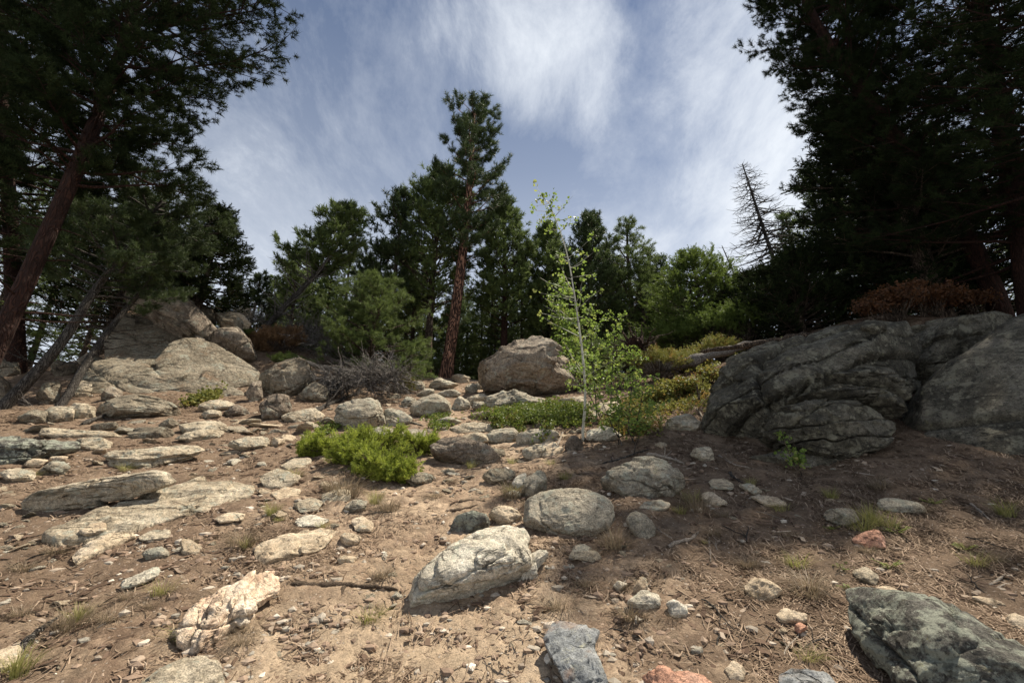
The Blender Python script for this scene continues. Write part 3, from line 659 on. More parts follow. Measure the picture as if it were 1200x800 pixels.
rock('boulder', S('304,474 317,461 337,462 342,485 325,494 308,495'), 'rock_big', 'rounded dark grey boulder below the cleft boulder', .85, .8, res=6, cat='boulder', planes=5)
rock('boulder', S('350,463 360,452 373,447 385,459 380,472 360,474'), 'rock_out', 'light grey boulder between the cleft boulder and the dead brush', .8, .7, res=5, cat='boulder')
rock('boulder', S('288,462 296,448 306,446 308,468 296,474'), 'rock_big', 'brown-stained rock filling the gap left of the cleft boulder', .85, .7, res=5, cat='boulder')
LFT = ['42,462 53,447 72,452 68,475 50,477|grey lichen block among the leaning trunks', '-10,430 0,416 20,418 30,427 22,440 0,445|shaded boulder behind the leaning trunks',
       '-20,465 -5,445 12,440 15,462 5,478 -15,480|shaded block at the left edge under the leaning trunks', '75,482 90,472 110,476 112,488 90,493|broken grey stone left of the low sloping block',
       '84,455 96,446 108,452 106,466 90,468|tilted grey stone up against the wide outcrop plates', '20,490 35,480 58,484 56,495 30,498|brown slab lying at the foot of the leaning trunks',
       '106,500 120,494 140,496 134,504 114,506|small flat slab in front of the low sloping block', '186,496 198,490 210,495 204,502 190,503|small tan slab right of the low sloping block',
       '262,480 276,474 292,478 290,487 268,489|flat grey slab right of the wide outcrop plates', '236,486 248,480 260,483 256,490 240,492|small pale slab in front of the wide outcrop plates',
       '60,432 74,422 90,428 86,442 66,444|shaded grey block high behind the leaning trunks', '90,425 104,412 120,418 116,436 98,438|shaded brown block left of the wide outcrop plates']
for q in LFT:
    p, lb = q.split('|'); rock('outcrop_rubble', S(p), random.choice(['rock_out', 'rock_slab', 'rock_big']), lb, .6, .6, res=5, cat='rock', strata=.9, sq=.45, depthcut=.62, group='broken blocks around the left outcrop')

rock('outcrop_block', S('196,352 212,345 232,352 246,364 240,372 214,366'), 'rock_out', 'pale ledge at the very top of the left outcrop', .8, .5, res=5, cat='rock outcrop', Y=13.3, sq=.5, strata=1.)
rock('outcrop_block', S('134,470 150,448 176,440 196,452 190,468 160,476'), 'rock_out', 'tilted broken plate leaning on the lower left of the wide outcrop plates', .8, .35, res=6, cat='rock outcrop', Y=10.6, sq=.5, strata=1., tiltn=(.3, -.75, .5))
rock('outcrop_block', S('218,470 240,452 268,448 284,462 270,474 240,478'), 'rock_out', 'low broken plate at the lower right of the wide outcrop plates', .8, .35, res=6, cat='rock outcrop', Y=10.9, sq=.5, strata=1., tiltn=(.3, -.75, .5))
# --- right outcrop
oc = hit(930, 552)
outcrop = empty('layered_outcrop', (oc[0], oc[1], tz1(oc[0], oc[1])))
props(outcrop, 'dark layered outcrop of bulging ledges, shaded by the tall trees', 'rock outcrop')
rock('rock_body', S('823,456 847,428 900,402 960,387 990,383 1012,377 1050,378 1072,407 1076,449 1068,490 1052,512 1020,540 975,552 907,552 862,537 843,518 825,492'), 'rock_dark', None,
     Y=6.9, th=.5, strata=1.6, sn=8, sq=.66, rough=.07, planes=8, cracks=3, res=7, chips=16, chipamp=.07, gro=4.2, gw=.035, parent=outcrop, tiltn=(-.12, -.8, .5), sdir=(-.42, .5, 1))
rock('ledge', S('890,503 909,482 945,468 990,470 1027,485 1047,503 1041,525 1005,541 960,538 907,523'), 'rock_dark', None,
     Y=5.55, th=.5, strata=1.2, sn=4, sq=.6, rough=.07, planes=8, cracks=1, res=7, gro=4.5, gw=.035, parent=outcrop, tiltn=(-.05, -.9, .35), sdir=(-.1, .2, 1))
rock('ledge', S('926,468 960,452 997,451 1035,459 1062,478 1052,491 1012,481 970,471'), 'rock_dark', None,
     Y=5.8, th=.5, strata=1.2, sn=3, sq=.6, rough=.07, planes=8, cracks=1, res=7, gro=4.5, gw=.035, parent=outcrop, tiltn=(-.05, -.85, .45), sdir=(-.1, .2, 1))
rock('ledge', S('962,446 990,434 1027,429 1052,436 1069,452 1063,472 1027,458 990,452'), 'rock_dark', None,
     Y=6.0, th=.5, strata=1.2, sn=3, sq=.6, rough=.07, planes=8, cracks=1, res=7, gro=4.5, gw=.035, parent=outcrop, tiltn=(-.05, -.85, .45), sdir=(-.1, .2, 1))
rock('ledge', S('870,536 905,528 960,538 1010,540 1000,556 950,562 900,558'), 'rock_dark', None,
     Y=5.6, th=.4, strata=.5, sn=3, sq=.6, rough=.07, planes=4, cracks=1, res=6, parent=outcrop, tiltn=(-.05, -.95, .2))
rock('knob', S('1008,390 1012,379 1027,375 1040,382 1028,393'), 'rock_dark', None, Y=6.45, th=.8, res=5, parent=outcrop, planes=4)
rock('outcrop_block', S('1046,383 1087,369 1144,365 1187,369 1176,388 1127,420 1090,447 1066,455'), 'rock_dark', 'dark block wedged between the layered outcrop and the giant slab',
     Y=7.4, th=.6, gro=2.5, strata=1., sn=4, sq=.6, res=6, cat='rock outcrop', tiltn=(-.1, -.9, .4))
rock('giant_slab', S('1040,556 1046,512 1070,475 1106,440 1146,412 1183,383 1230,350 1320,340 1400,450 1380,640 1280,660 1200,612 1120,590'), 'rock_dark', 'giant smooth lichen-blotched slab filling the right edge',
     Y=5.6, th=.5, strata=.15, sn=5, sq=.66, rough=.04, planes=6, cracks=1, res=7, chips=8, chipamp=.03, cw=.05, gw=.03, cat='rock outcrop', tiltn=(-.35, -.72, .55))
rock('small_rock', S('1128,545 1140,536 1160,540 1158,552 1138,556'), 'rock_dark', 'small dark rock lying against the giant slab', Y=4.6, th=.6, res=4, cat='stone') if False else None

PL = ['205,512 232,503 262,505 258,514 226,519|tilted grey plate cropping out left of the juniper, above the dirt patch', '268,520 292,511 316,514 310,524 284,528|thin tilted plate just left of the juniper',
      '150,508 176,500 204,503 198,512 168,516|broken plate with a dark edge under the low sloping block', '88,520 108,512 132,515 128,525 104,529|grey plate right of the lichen-covered boulder', '330,486 352,478 380,482 374,494 348,497|slanting plate left of the squat boulder',
      '402,512 420,504 440,508 436,518 414,521|flat plate between the squat boulder and the juniper', '460,510 478,502 500,506 496,516 474,520|tilted plate above the right end of the juniper', '0,556 18,548 42,551 36,561 12,565|shaded plate at the left edge above the propped slab',
      '40,486 62,476 88,480 82,492 58,495|broken plate between the leaning trunk foot and the outcrop', '232,476 252,468 276,471 270,480 248,483|plate wedged under the wide outcrop plates', '612,528 632,520 648,526 640,536 620,538|grey plate in front of the long grey block',
      '548,530 570,524 592,528 584,538 562,540|tilted plate below the bulging block', '566,556 584,548 604,553 598,563 578,566|thin plate on the slope above the upright squarish rock', '475,560 492,553 508,558 502,567 484,569|small plate right of the juniper',
      '690,478 712,470 732,476 724,486 700,488|grey plate behind the sapling leaves', '500,470 516,465 528,470 522,478 506,479|dark-edged plate in the upper trail', '430,505 446,499 462,503 456,511 440,513|narrow plate behind the juniper']
for q in PL:
    p, lb = q.split('|'); rock('bedrock_plate', S(p), random.choice(['rock_slab', 'rock_slab', 'rock_grey', 'rock_out']), lb, .5, .3, res=5, cat='stone slab', strata=1.3, sn=3, sq=.36, depthcut=.66, tiltn=(random.uniform(.1, .5), -.55, .6), lift=.03, group='plates of bedrock cropping out of the slope')
# --- loose stones: every one its own object, copies of a few shapes
def rnd_rock(seed, el=1., flat=.5, res=4, rough=.1):
    g = np.random.default_rng(seed); ph = g.uniform(0, 6.28, 4)
    f = lambda a: (1 + .16 * np.cos(2 * a + ph[0]) * el + .10 * np.cos(3 * a + ph[1]) + .06 * np.cos(5 * a + ph[2])) * .5
    return rock_shape(f, flat * .5, flat * .5, res, seed, rough * .6, 26, .5, .4, 0, np.eye(3), depthcut=.52, chips=9, chipamp=.28)
STM = []
for k in range(14):
    V, F = rnd_rock(100 + k, random.uniform(.6, 2), random.uniform(.22, .6), 4)
    STM.append([mesh('loose_stone', V, F, M[m_]) for m_ in ('rock_tan', 'rock_slab', 'rock_pale', 'rock_grey')])
def blocked(px, py):
    return any(a <= px <= c and b <= py <= d for a, b, c, d in ROCKPX)
def proj(P):
    d = np.asarray(P) - CAM; z = d @ FW
    return 600 + FPX * (d @ RT) / z, 400 - FPX * (d @ UP) / z
def stones(n, zone, size, mats, labels, group, sd):
    g = random.Random(sd); made = 0; tries = 0
    while made < n and tries < 4000:
        tries += 1
        if len(zone) == 4: px, py = g.uniform(zone[0], zone[2]), g.uniform(zone[1], zone[3])
        else: px, py = g.gauss(zone[0], zone[2]), g.gauss(zone[1], zone[3])
        if blocked(px, py): continue
        P = hit(px, py)
        if P is None or P[1] > 20: continue
        wpx = size[0] * (size[1] / size[0]) ** (g.random() ** 1.6)
        s = wpx / FPX * np.dot(P - CAM, FW)
        mi = g.choice(mats)
        nrm = tnorm(P[0], P[1])
        o = obj('loose_stone', g.choice(STM)[mi], P + np.array([0, 0, s * .04]))
        tl = .42 if sd in (3, 5, 9) else .15; o.rotation_euler = (math.atan2(-nrm[1], nrm[2]) * .8 + g.uniform(-tl, tl), g.uniform(-tl, tl), g.uniform(0, 6.28))
        o.rotation_mode = 'XYZ'
        sx = g.uniform(.8, 1.35)
        o.scale = (s * sx, s / sx, s * g.uniform(.6, 1.1))
        nm = ('tan', 'grey-brown', 'pale', 'lichen-grey')[mi]
        props(o, labels.replace('*', nm), 'stone', group, 'thing')
        ROCKPX.append((px - wpx * .4, py - wpx * .25, px + wpx * .4, py + wpx * .25)); made += 1
stones(46, (0, 640, 480, 795), (6, 26), (0, 2, 1, 2), 'small * stone loose in the dirt between the layered ledge and the quartz rock', 'small stones on the lower left slope', 1)
stones(34, (200, 515, 400, 640), (6, 24), (0, 0, 1, 2), 'small * stone on the bare dirt between the outcrop and the juniper', 'small stones on the dirt beside the juniper', 2)
stones(40, (0, 520, 330, 650), (8, 34), (0, 1, 3), 'small * stone among the slabs on the left slope', 'small stones among the left slabs', 3)
stones(38, (520, 470, 640, 620), (6, 20), (0, 1, 2), 'small * stone on the trail beside the long dark ridge', 'small stones on the middle trail', 4)
stones(46, (455, 442, 700, 520), (9, 26), (1, 3, 3, 0), 'small * rock in the heap of rocks on the upper trail', 'small rocks on the upper trail', 5)
stones(26, (560, 640, 860, 795), (6, 20), (0, 1, 2), 'small * stone in the litter right of the big white rock', 'small stones right of the white rock', 6)
stones(24, (740, 520, 1000, 680), (6, 20), (0, 1), 'small * stone in the needle litter below the layered outcrop', 'small stones below the layered outcrop', 7)
stones(16, (860, 640, 1190, 790), (6, 18), (0, 1), 'small * stone in the dark litter around the lichen slab', 'small stones around the lichen slab', 8)
stones(56, (40, 480, 460, 525), (8, 30), (1, 0, 3), 'small * slab scattered along the foot of the left outcrop', 'small slabs at the foot of the left outcrop', 9)
# ------------------------------------------------------------------ tubes and foliage
class Tubes:
    def __init__(s): s.q = {}; s.n = 0
    def add(s, P, r, k=5):
        P = np.asarray(P, float); n = len(P); s.q.setdefault((n, k), []).append((P, np.broadcast_to(np.asarray(r, float), (n,)))); s.n += 1
    def mesh(s, name, m):
        Vs, Fs, o = [], [], 0
        for (n, k), L in s.q.items():
            P = np.array([l[0] for l in L]); r = np.array([l[1] for l in L]); c = len(L)
            T = np.gradient(P, axis=1); T /= np.linalg.norm(T, axis=2)[..., None] + 1e-9
            ref = np.where((np.abs(T[:, :, 2]).mean(1) < .8)[:, None], np.array([0, 0, 1.]), np.array([1., 0, 0]))[:, None]
            A = np.cross(T, np.broadcast_to(ref, T.shape)); A /= np.linalg.norm(A, axis=2)[..., None] + 1e-9; B = np.cross(T, A)
            a = np.linspace(0, 2 * math.pi, k, endpoint=False)
            V = P[:, :, None] + r[:, :, None, None] * (np.cos(a)[None, None, :, None] * A[:, :, None] + np.sin(a)[None, None, :, None] * B[:, :, None])
            i = np.arange(n - 1)[:, None] * k + np.arange(k)[None]; j = np.arange(n - 1)[:, None] * k + (np.arange(k)[None] + 1) % k
            F = np.stack([i, j, j + k, i + k], -1).reshape(-1, 4)
            F = (F[None] + (np.arange(c) * n * k)[:, None, None]).reshape(-1, 4) + o
            Vs.append(V.reshape(-1, 3)); Fs.append(F); o += c * n * k
        return mesh(name, np.concatenate(Vs), np.concatenate(Fs), m)
def curve(p0, d, L, n=5, droop=0., up=0., wob=.05, g=rng):
    """polyline from p0 heading d, sagging by droop and turning up at the tip"""
    d = np.asarray(d, float); d = d / np.linalg.norm(d)
    t = np.linspace(0, 1, n)
    P = p0 + d * (t * L)[:, None]
    P[:, 2] += L * (-droop * t + up * t ** 2.2)
    w = np.cumsum(g.normal(size=(n, 3)) * wob * L / n, 0); w -= w[0]; return P + w

def tuft_tpl(kind, sd):
    g = np.random.default_rng(sd); V = []; tri = []
    def needle(p, d, L, w):
        d = d / np.linalg.norm(d); s_ = np.cross(d, g.normal(size=3)); s_ /= np.linalg.norm(s_)
        k = len(V); V.extend([p - s_ * w, p + s_ * w, p + d * L]); tri.append((k, k + 1, k + 2))
    if kind == 'pine':      # bottle brush of long needles round a twig end, along +x
        for i in range(34):
            a = g.uniform(0, 6.28); x = g.uniform(-.35, .35); sp = g.uniform(.5, 1.25)
            d = np.array([math.cos(sp), math.sin(sp) * math.cos(a), math.sin(sp) * math.sin(a) + .1])
            needle(np.array([x, 0, 0]), d, g.uniform(.5, .8), .028)
    elif kind == 'pinenear':
        for i in range(54):
            a = g.uniform(0, 6.28); x = g.uniform(-.30, .35); sp = g.uniform(.3, 1.45)
            d = np.array([math.cos(sp), math.sin(sp) * math.cos(a), math.sin(sp) * math.sin(a) + .1])
            needle(np.array([x, 0, 0]), d, g.uniform(.36, .58), .022)
    elif kind == 'pinefar':
        for i in range(18):
            a = g.uniform(0, 6.28); x = g.uniform(-.4, .4); sp = g.uniform(.4, 1.3)
            d = np.array([math.cos(sp), math.sin(sp) * math.cos(a), math.sin(sp) * math.sin(a) + .15])
            needle(np.array([x, 0, 0]), d, g.uniform(.5, .85), .062)
    elif kind == 'spruce':  # flat spray of short needles
        for i in range(26):
            x = g.uniform(-.6, .6); sd_ = 1 if i % 2 else -1
            d = np.array([.75, sd_ * g.uniform(.4, 1.), g.uniform(-.25, .35)])
            needle(np.array([x, 0, 0]), d, g.uniform(.28, .5) * (1 - .3 * abs(x)), .045)
    elif kind == 'juniper': # feathery upright sprig
        for i in range(34):
            x = g.uniform(-.5, .7); a = g.uniform(0, 6.28)
            d = np.array([.8, math.cos(a), math.sin(a)])
            needle(np.array([x, .08 * math.cos(a), .08 * math.sin(a)]), d, g.uniform(.22, .42), .05)
    elif kind == 'leaf':    # a few roundish leaves
        for i in range(5):
            c = g.normal(size=3) * .45; n = g.normal(size=3); n[2] += 1.2; n /= np.linalg.norm(n)
            a1 = np.cross(n, g.normal(size=3)); a1 /= np.linalg.norm(a1); a2 = np.cross(n, a1); r = g.uniform(.28, .42)
            k = len(V); m = 7
            for q in range(m):
                an = q / m * 6.283; rr = r * (1.25 if q == 0 else 1.)
                V.append(c + rr * (math.cos(an) * a1 + math.sin(an) * a2 * .9) + n * (.08 * math.cos(2 * an)))
            for q in range(1, m - 1): tri.append((k, k + q, k + q + 1))
    return np.array(V), np.array(tri)
TPL = {k: [tuft_tpl(k, 50 + i) for i in range(5)] for k in ('pine', 'pinenear', 'pinefar', 'spruce', 'juniper', 'leaf')}
class Tufts:
    def __init__(s, kind): s.kind = kind; s.p = []; s.d = []; s.s = []
    def add(s, p, d, sc): s.p.append(p); s.d.append(d); s.s.append(sc)
    def mesh(s, name, m, g=rng):
        P = np.array(s.p); D = np.array(s.d); D /= np.linalg.norm(D, axis=1)[:, None] + 1e-9; sc = np.array(s.s)
        n = len(P); which = g.integers(0, 5, n); tint = g.random(n)
        rv = g.normal(size=(n, 3)) * .35 + np.array([0, 0, 1.])
        Yv = np.cross(rv, D); Yv /= np.linalg.norm(Yv, axis=1)[:, None] + 1e-9; Zv = np.cross(D, Yv)
        Vs, Fs, Ts, o = [], [], [], 0
        for k in range(5):
            m_ = which == k; c = m_.sum()
            if not c: continue
            tv, tf = TPL[s.kind][k]
            v = (tv[None, :, 0, None] * D[m_][:, None] + tv[None, :, 1, None] * Yv[m_][:, None] + tv[None, :, 2, None] * Zv[m_][:, None]) * sc[m_][:, None, None] + P[m_][:, None]
            f = tf[None] + (np.arange(c) * len(tv))[:, None, None] + o
            Vs.append(v.reshape(-1, 3)); Fs.append(f.reshape(-1, 3)); Ts.append(np.repeat(tint[m_], len(tv))); o += c * len(tv)
        return mesh(name, np.concatenate(Vs), np.concatenate(Fs), m, smooth=False, tint=np.concatenate(Ts))

def interp_poly(P, t):
    f = min(max(t, 0), .99999) * (len(P) - 1); i = int(f); f -= i
    return P[i] * (1 - f) + P[i + 1] * f
def interp_len(P, t):
    P = np.asarray(P, float); L = np.concatenate([[0], np.cumsum(np.linalg.norm(np.diff(P, axis=0), axis=1))]); L /= L[-1]
    return np.array([np.interp(t, L, P[:, i]) for i in range(3)])
def smooth_poly(P, n=16):
    P = np.asarray(P, float)
    for _ in range(2):
        Q = np.stack([P[:-1] * .75 + P[1:] * .25, P[:-1] * .25 + P[1:] * .75], 1).reshape(-1, 3); P = np.vstack([P[:1], Q, P[-1:]])
    return np.array([interp_len(P, t) for t in np.linspace(0, 1, n)])

def tree(name, label, trunk, r0, leaf, bark, kind='pinefar', t0=.3, nb=60, L=lambda t: 1.5, el=lambda t: 10, nsec=5, ntuft=3, ts=.22,
         droop=.1, up=.15, sd=1, r1=.03, group=None, cat='pine tree', bias=None, dead=0, secL=.4, brr=.35, bbark=None, gaps=.0, tipon=.45, flat=1., azf=None):
    g = np.random.default_rng(sd)
    base = np.array(trunk[0], float); T = smooth_poly(np.array(trunk, float) - base, 18)
    H = np.linalg.norm(T[-1])
    root = empty(name, base); props(root, label, cat, group)
    tr = Tubes(); tt = np.linspace(0, 1, 18)
    rr = r0 * (1 - tt) ** .8 + r1 * tt; rr[0] *= 1.35
    T2 = T.copy(); T2[0, 2] -= .25
    tr.add(T2, rr, 10)
    for k in range(9):   # stubs of snapped branches
        t = g.uniform(.08, max(t0, .15)); p = interp_poly(T, t); a = g.uniform(0, 6.28)
        tr.add(curve(p, (math.cos(a), math.sin(a), g.uniform(-.2, .3)), g.uniform(.2, .7) * H / 14, 3, g=g), [.018, .012, .004], 4)
    obj('trunk', tr.mesh('trunk', M[bark]), parent=root)
    br = Tubes(); tf = Tufts(kind); az = g.uniform(0, 6.28)
    gapc = g.uniform(0, 6.28, 12)
    for i in range(nb + dead):
        isd = i >= nb
        t = t0 + (1 - t0) * ((i + g.uniform(0, 1)) / nb) ** .92 if not isd else g.uniform(t0 * .35, t0 * 1.15)
        t = min(t, .985); az += 2.4 + g.uniform(-.5, .5)
        if azf is not None: az_ = azf(g)
        else: az_ = az
        p = interp_poly(T, t); l = L(t) * g.uniform(.65, 1.15)
        if isd: l = L(t0) * g.uniform(.3, .8)
        if gaps and g.random() < gaps: l *= g.uniform(.3, .6)
        e = R(el(t) + g.uniform(-9, 9)); d = np.array([math.cos(az_) * math.cos(e), math.sin(az_) * math.cos(e), math.sin(e)])
        if bias is not None: d = d + np.array(bias) * (l / (abs(l) + 1)); l *= float(np.clip(np.linalg.norm(d), .6, 1.5))
        C = curve(p, d, l, 7, droop, up, .10, g)
        w = np.linspace(1, .12, 7) * min(.05, .018 * brr / .35 * l + .006)
        br.add(C, w, 4)
        if isd:
            for q in range(4):
                pp = interp_poly(C, g.uniform(.4, 1)); br.add(curve(pp, d + g.normal(size=3) * .6, l * .3, 3, .1, g=g), [.006, .004, .002], 3)
            continue
        ns = max(2, int(nsec * (.5 + l / max(L((t0 + 1) / 2), .1) * .5)))
        for q in range(ns):
            u = tipon + (1 - tipon) * (q + g.random()) / ns; pp = interp_poly(C, u)
            sgn = 1 if q % 2 else -1
            side = np.cross(d, [0, 0, 1]); side /= np.linalg.norm(side) + 1e-9
            sdv = d * g.uniform(.5, 1) + side * sgn * g.uniform(.4, 1.1) + np.array([0, 0, g.uniform(-.15, .45)]) * flat
            sl = secL * l * g.uniform(.5, 1.1) * (1.25 - u * .75)
            Cs = curve(pp, sdv, sl, 4, droop * .5, up, .12, g); br.add(Cs, np.linspace(1, .3, 4) * min(.014, .004 + sl * .01) * (1.6 if not ntuft else 1), 3)
            sdn = sdv / np.linalg.norm(sdv)
            for j in range(ntuft):
                v = 1. if j == 0 else g.uniform(.25, 1)
                tp = interp_poly(Cs, v) + g.normal(size=3) * ts * .25
                td = sdn + g.normal(size=3) * .35 + np.array([0, 0, .25 * flat])
                tf.add(tp, td, ts * g.uniform(.75, 1.25))
        tf.add(C[-1], C[-1] - C[-2], ts)
    obj('branches', br.mesh('branches', M[bbark or bark]), parent=root)
    if tf.p: obj('crown', tf.mesh('crown', M[leaf], g), parent=root)
    return root

def trunk_px(pts, Y):
    """trunk polyline traced as picture points at depths Y (first one on the ground)"""
    Ys = Y if isinstance(Y, (list, tuple)) else [Y] * len(pts)
    P = [at(px, py, y) for (px, py), y in zip(pts, Ys)]
    b = P[0]; gz = tz1(b[0], b[1])
    if b[2] > gz + .05:
        d = P[1] - P[0]; P.insert(0, np.array([b[0] - d[0] / max(d[2], .3) * (b[2] - gz), b[1], gz]))
    return P
def straight(px, pyt, Y, lean=(0, 0), bend=.12, g=random):
    b = ground(px, Y); H = height_for(b, pyt)
    return [b + np.array([lean[0] * H * t + bend * math.sin(t * 5 + px) * t, lean[1] * H * t, H * t]) for t in (0, .25, .5, .75, 1)]
conic = lambda R0, t0, p=1.: (lambda t: R0 * (max(0., 1 - (t - t0) / (1 - t0)) ** p) + .22)
def ovl(R0, t0, top=.3):  # rounded pine crown
    def f(t):
        u = (t - t0) / (1 - t0); return R0 * (math.sin(math.pi * min(1, .18 + u * .82)) ** .6 * (1 - u) ** .25 + top * (1 - u) * .2) + .2
    return f

# --- the tall red pine and its neighbours on the crest
tree('red_pine', 'tallest pine, bare rust-red trunk leaning slightly right on the crest', trunk_px([(522, 442), (531, 385), (541, 310), (549, 230), (553, 175), (556, 130)], [17.2, 17.1, 17, 17, 17.1, 17.2]),
     .25, 'needle_dark', 'bark_red', 'pine', .37, 100, lambda t: 1.75 * (1 - .4 * (t - .4) / .6) * (.6 if t < .5 else 1) + .35, lambda t: 5 + 30 * t, 7, 6, .26, .05, .2, 3, .05, dead=10, gaps=.42, bias=(.10, 0, 0), tipon=.5, secL=.3)
tree('pine', 'dense pine with a dark red lower trunk just right of the tallest pine', straight(590, 236, 18.5, (0, 0)), .18, 'needle_mid', 'bark_redd', 'pinefar', .26, 120,
     ovl(1.6, .26), lambda t: 20 + 30 * t, 6, 4, .27, .05, .2, 4, dead=8)
tree('pine', 'broad dense pine left of the tallest pine, its top almost reaching half its height', straight(500, 206, 18.5, (0, 0)), .18, 'needle_mid', 'bark_brown', 'pinefar', .30, 130,
     ovl(2.4, .3, .3), lambda t: 12 + 35 * t, 6, 4, .30, .05, .2, 5, dead=12, gaps=.2)
tree('pine', 'thin-topped pine with clumped foliage at the left of the broad dense pine', straight(455, 228, 18, (-.01, 0)), .13, 'needle_dark', 'bark_brown', 'pinefar', .32, 60,
     ovl(1.9, .3), lambda t: 15 + 25 * t, 6, 4, .27, .05, .2, 6, dead=10, gaps=.4)
tree('pine', 'mid-height pine standing behind the broad dense pine', straight(478, 290, 21), .14, 'needle_mid', 'bark_brown', 'pinefar', .15, 90, ovl(1.5, .15), lambda t: 15 + 25 * t, 5, 3, .27, .05, .2, 7)
tree('pine', 'pine behind the top of the slender aspen', straight(648, 266, 19.5), .15, 'needle_mid', 'bark_brown', 'pinefar', .12, 110, ovl(1.5, .1), lambda t: 20 + 30 * t, 6, 4, .27, .05, .2, 8, gaps=.1)
tree('pine', 'two-topped dark pine between the aspen and the open layered pine', straight(700, 254, 19.5), .16, 'needle_dark', 'bark_brown', 'pinefar', .12, 120, ovl(1.8, .1), lambda t: 20 + 30 * t, 6, 4, .27, .05, .2, 9, gaps=.2)
tree('pine', 'open pine with flat layered branches right of the two-topped pine', straight(750, 262, 19, (-.01, 0)), .15, 'needle_mid', 'bark_brown', 'pine', .30, 75, lambda t: 2.1 * (1 - t) ** .6 + .2, lambda t: 5 + 30 * t, 5, 3, .24, .05, .15, 10, gaps=.2, flat=.5, dead=6)
tree('pine', 'leaning pine whose bare trunk slants up to the right above the brown bush', trunk_px([(300, 396), (325, 368), (362, 330), (392, 300), (408, 246)], [14.5, 14.7, 15, 15.2, 15.4]),
     .11, 'needle_mid', 'bark_grey', 'pinefar', .42, 80, lambda t: 1.7 * (1 - .7 * (t - .42) / .58), lambda t: 25, 6, 4, .24, .05, .25, 11, dead=26, gaps=.25, bbark='bark_dead')
tree('pine', 'small round-headed pine behind the leaning trunk', straight(334, 297, 17.5), .08, 'needle_mid', 'bark_brown', 'pinefar', .2, 60, ovl(1.15, .2), lambda t: 20 + 30 * t, 5, 3, .22, .05, .2, 12, gaps=.1)
tree('pine', 'small dark pointed pine above the top of the left outcrop', straight(287, 324, 17), .06, 'needle_dark', 'bark_brown', 'pinefar', .15, 50, conic(.8, .15), lambda t: 20 + 20 * t, 4, 3, .2, .05, .2, 13)
tree('pine', 'stubby young pine peeping over the left outcrop', straight(263, 334, 17), .05, 'needle_mid', 'bark_brown', 'pinefar', .12, 40, conic(.7, .12), lambda t: 25, 4, 3, .19, .05, .2, 14)
tree('pine', 'short pointed pine between the leaning pine and the clumped pine', straight(430, 292, 19), .09, 'needle_dark', 'bark_brown', 'pinefar', .1, 80, conic(1.2, .1, .8), lambda t: 20, 4, 3, .24, .05, .2, 15)
tree('pine', 'bushy bright green young pine overhanging the dead brush', straight(432, 336, 13.2), .09, 'needle_mid', 'bark_brown', 'pinenear', .06, 80, lambda t: 1.9 * (1 - t) ** .55 + .25, lambda t: -2 + 30 * t, 7, 4, .22, .06, .12, 16, gaps=.35, flat=.35)
tree('spruce', 'bright green bushy conifer just right of the open layered pine', straight(828, 300, 16), .1, 'needle_fresh', 'bark_brown', 'spruce', .05, 230, conic(2.5, .05, .7), lambda t: 5 + 20 * t, 6, 3, .24, .15, .15, 17, cat='conifer')
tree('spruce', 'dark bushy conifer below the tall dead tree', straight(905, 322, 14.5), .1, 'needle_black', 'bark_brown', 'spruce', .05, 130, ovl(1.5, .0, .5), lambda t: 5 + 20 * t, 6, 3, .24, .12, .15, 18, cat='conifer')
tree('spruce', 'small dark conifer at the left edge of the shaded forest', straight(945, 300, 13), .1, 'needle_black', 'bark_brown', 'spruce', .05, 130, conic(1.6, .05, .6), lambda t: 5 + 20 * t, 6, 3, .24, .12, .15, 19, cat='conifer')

# --- dead trees
tree('dead_tree', 'tall grey dead tree with drooping bare branches against the cloud', trunk_px([(934, 372), (920, 340), (905, 300), (887, 245), (870, 192)], 17.5),
     .13, 'needle_dark', 'bark_snag', 'pinefar', .16, 190, conic(1.9, .2, .62), lambda t: 12 - 22 * (1 - t), 8, 0, .2, .35, .05, 20, .02, cat='dead tree', tipon=.15, brr=.5, secL=.6)
for ch in [c for c in bpy.data.objects if c.parent and c.parent.name.startswith('dead_tree') and c.name.startswith('crown')]: bpy.data.objects.remove(ch)
tree('dead_tree', 'thin dead snag sticking up behind the bright green conifer', trunk_px([(872, 350), (860, 320), (846, 288)], 17.), .07, 'needle_dark', 'bark_dead', 'pinefar', .2, 40, conic(.8, .2, .6), lambda t: 10, 3, 0, .2, .3, .0, 21, .015, cat='dead tree', tipon=.3, brr=.2)
for ch in [c for c in bpy.data.objects if c.parent and c.parent.name.startswith('dead_tree') and c.name.startswith('crown')]: bpy.data.objects.remove(ch)

# --- rank of forest behind the crest: copies of a few trees
far_kinds = [
    tree('spruce', 'x', [np.array([0, 0, 0.]), np.array([0, 0, 3.]), np.array([.05, 0, 6]), np.array([0, .03, 8.5])], .12, 'needle_blue', 'bark_brown', 'spruce', .06, 150, conic(1.35, .05, .9), lambda t: -5 + 25 * t, 6, 2, .28, .2, .15, 31, cat='spruce tree'),
    tree('spruce', 'x', [np.array([0, 0, 0.]), np.array([0, .1, 3.]), np.array([.0, 0, 6]), np.array([0.05, .03, 9])], .13, 'needle_mid', 'bark_brown', 'spruce', .10, 130, conic(1.7, .1, .8), lambda t: -8 + 30 * t, 6, 2, .3, .2, .15, 32, cat='spruce tree', gaps=.2),
    tree('pine', 'x', [np.array([0, 0, 0.]), np.array([.1, 0, 3.]), np.array([.1, 0, 6]), np.array([.2, .03, 8.8])], .13, 'needle_mid', 'bark_brown', 'pinefar', .28, 90, ovl(1.5, .28), lambda t: 15 + 30 * t, 5, 2, .3, .05, .2, 33, gaps=.2, dead=8)]
FL = ['dark blue-green spruce standing in the forest behind the crest', 'mid-green spruce with loose branches standing in the forest behind the crest', 'slim pine with a bare lower trunk in the forest behind the crest']
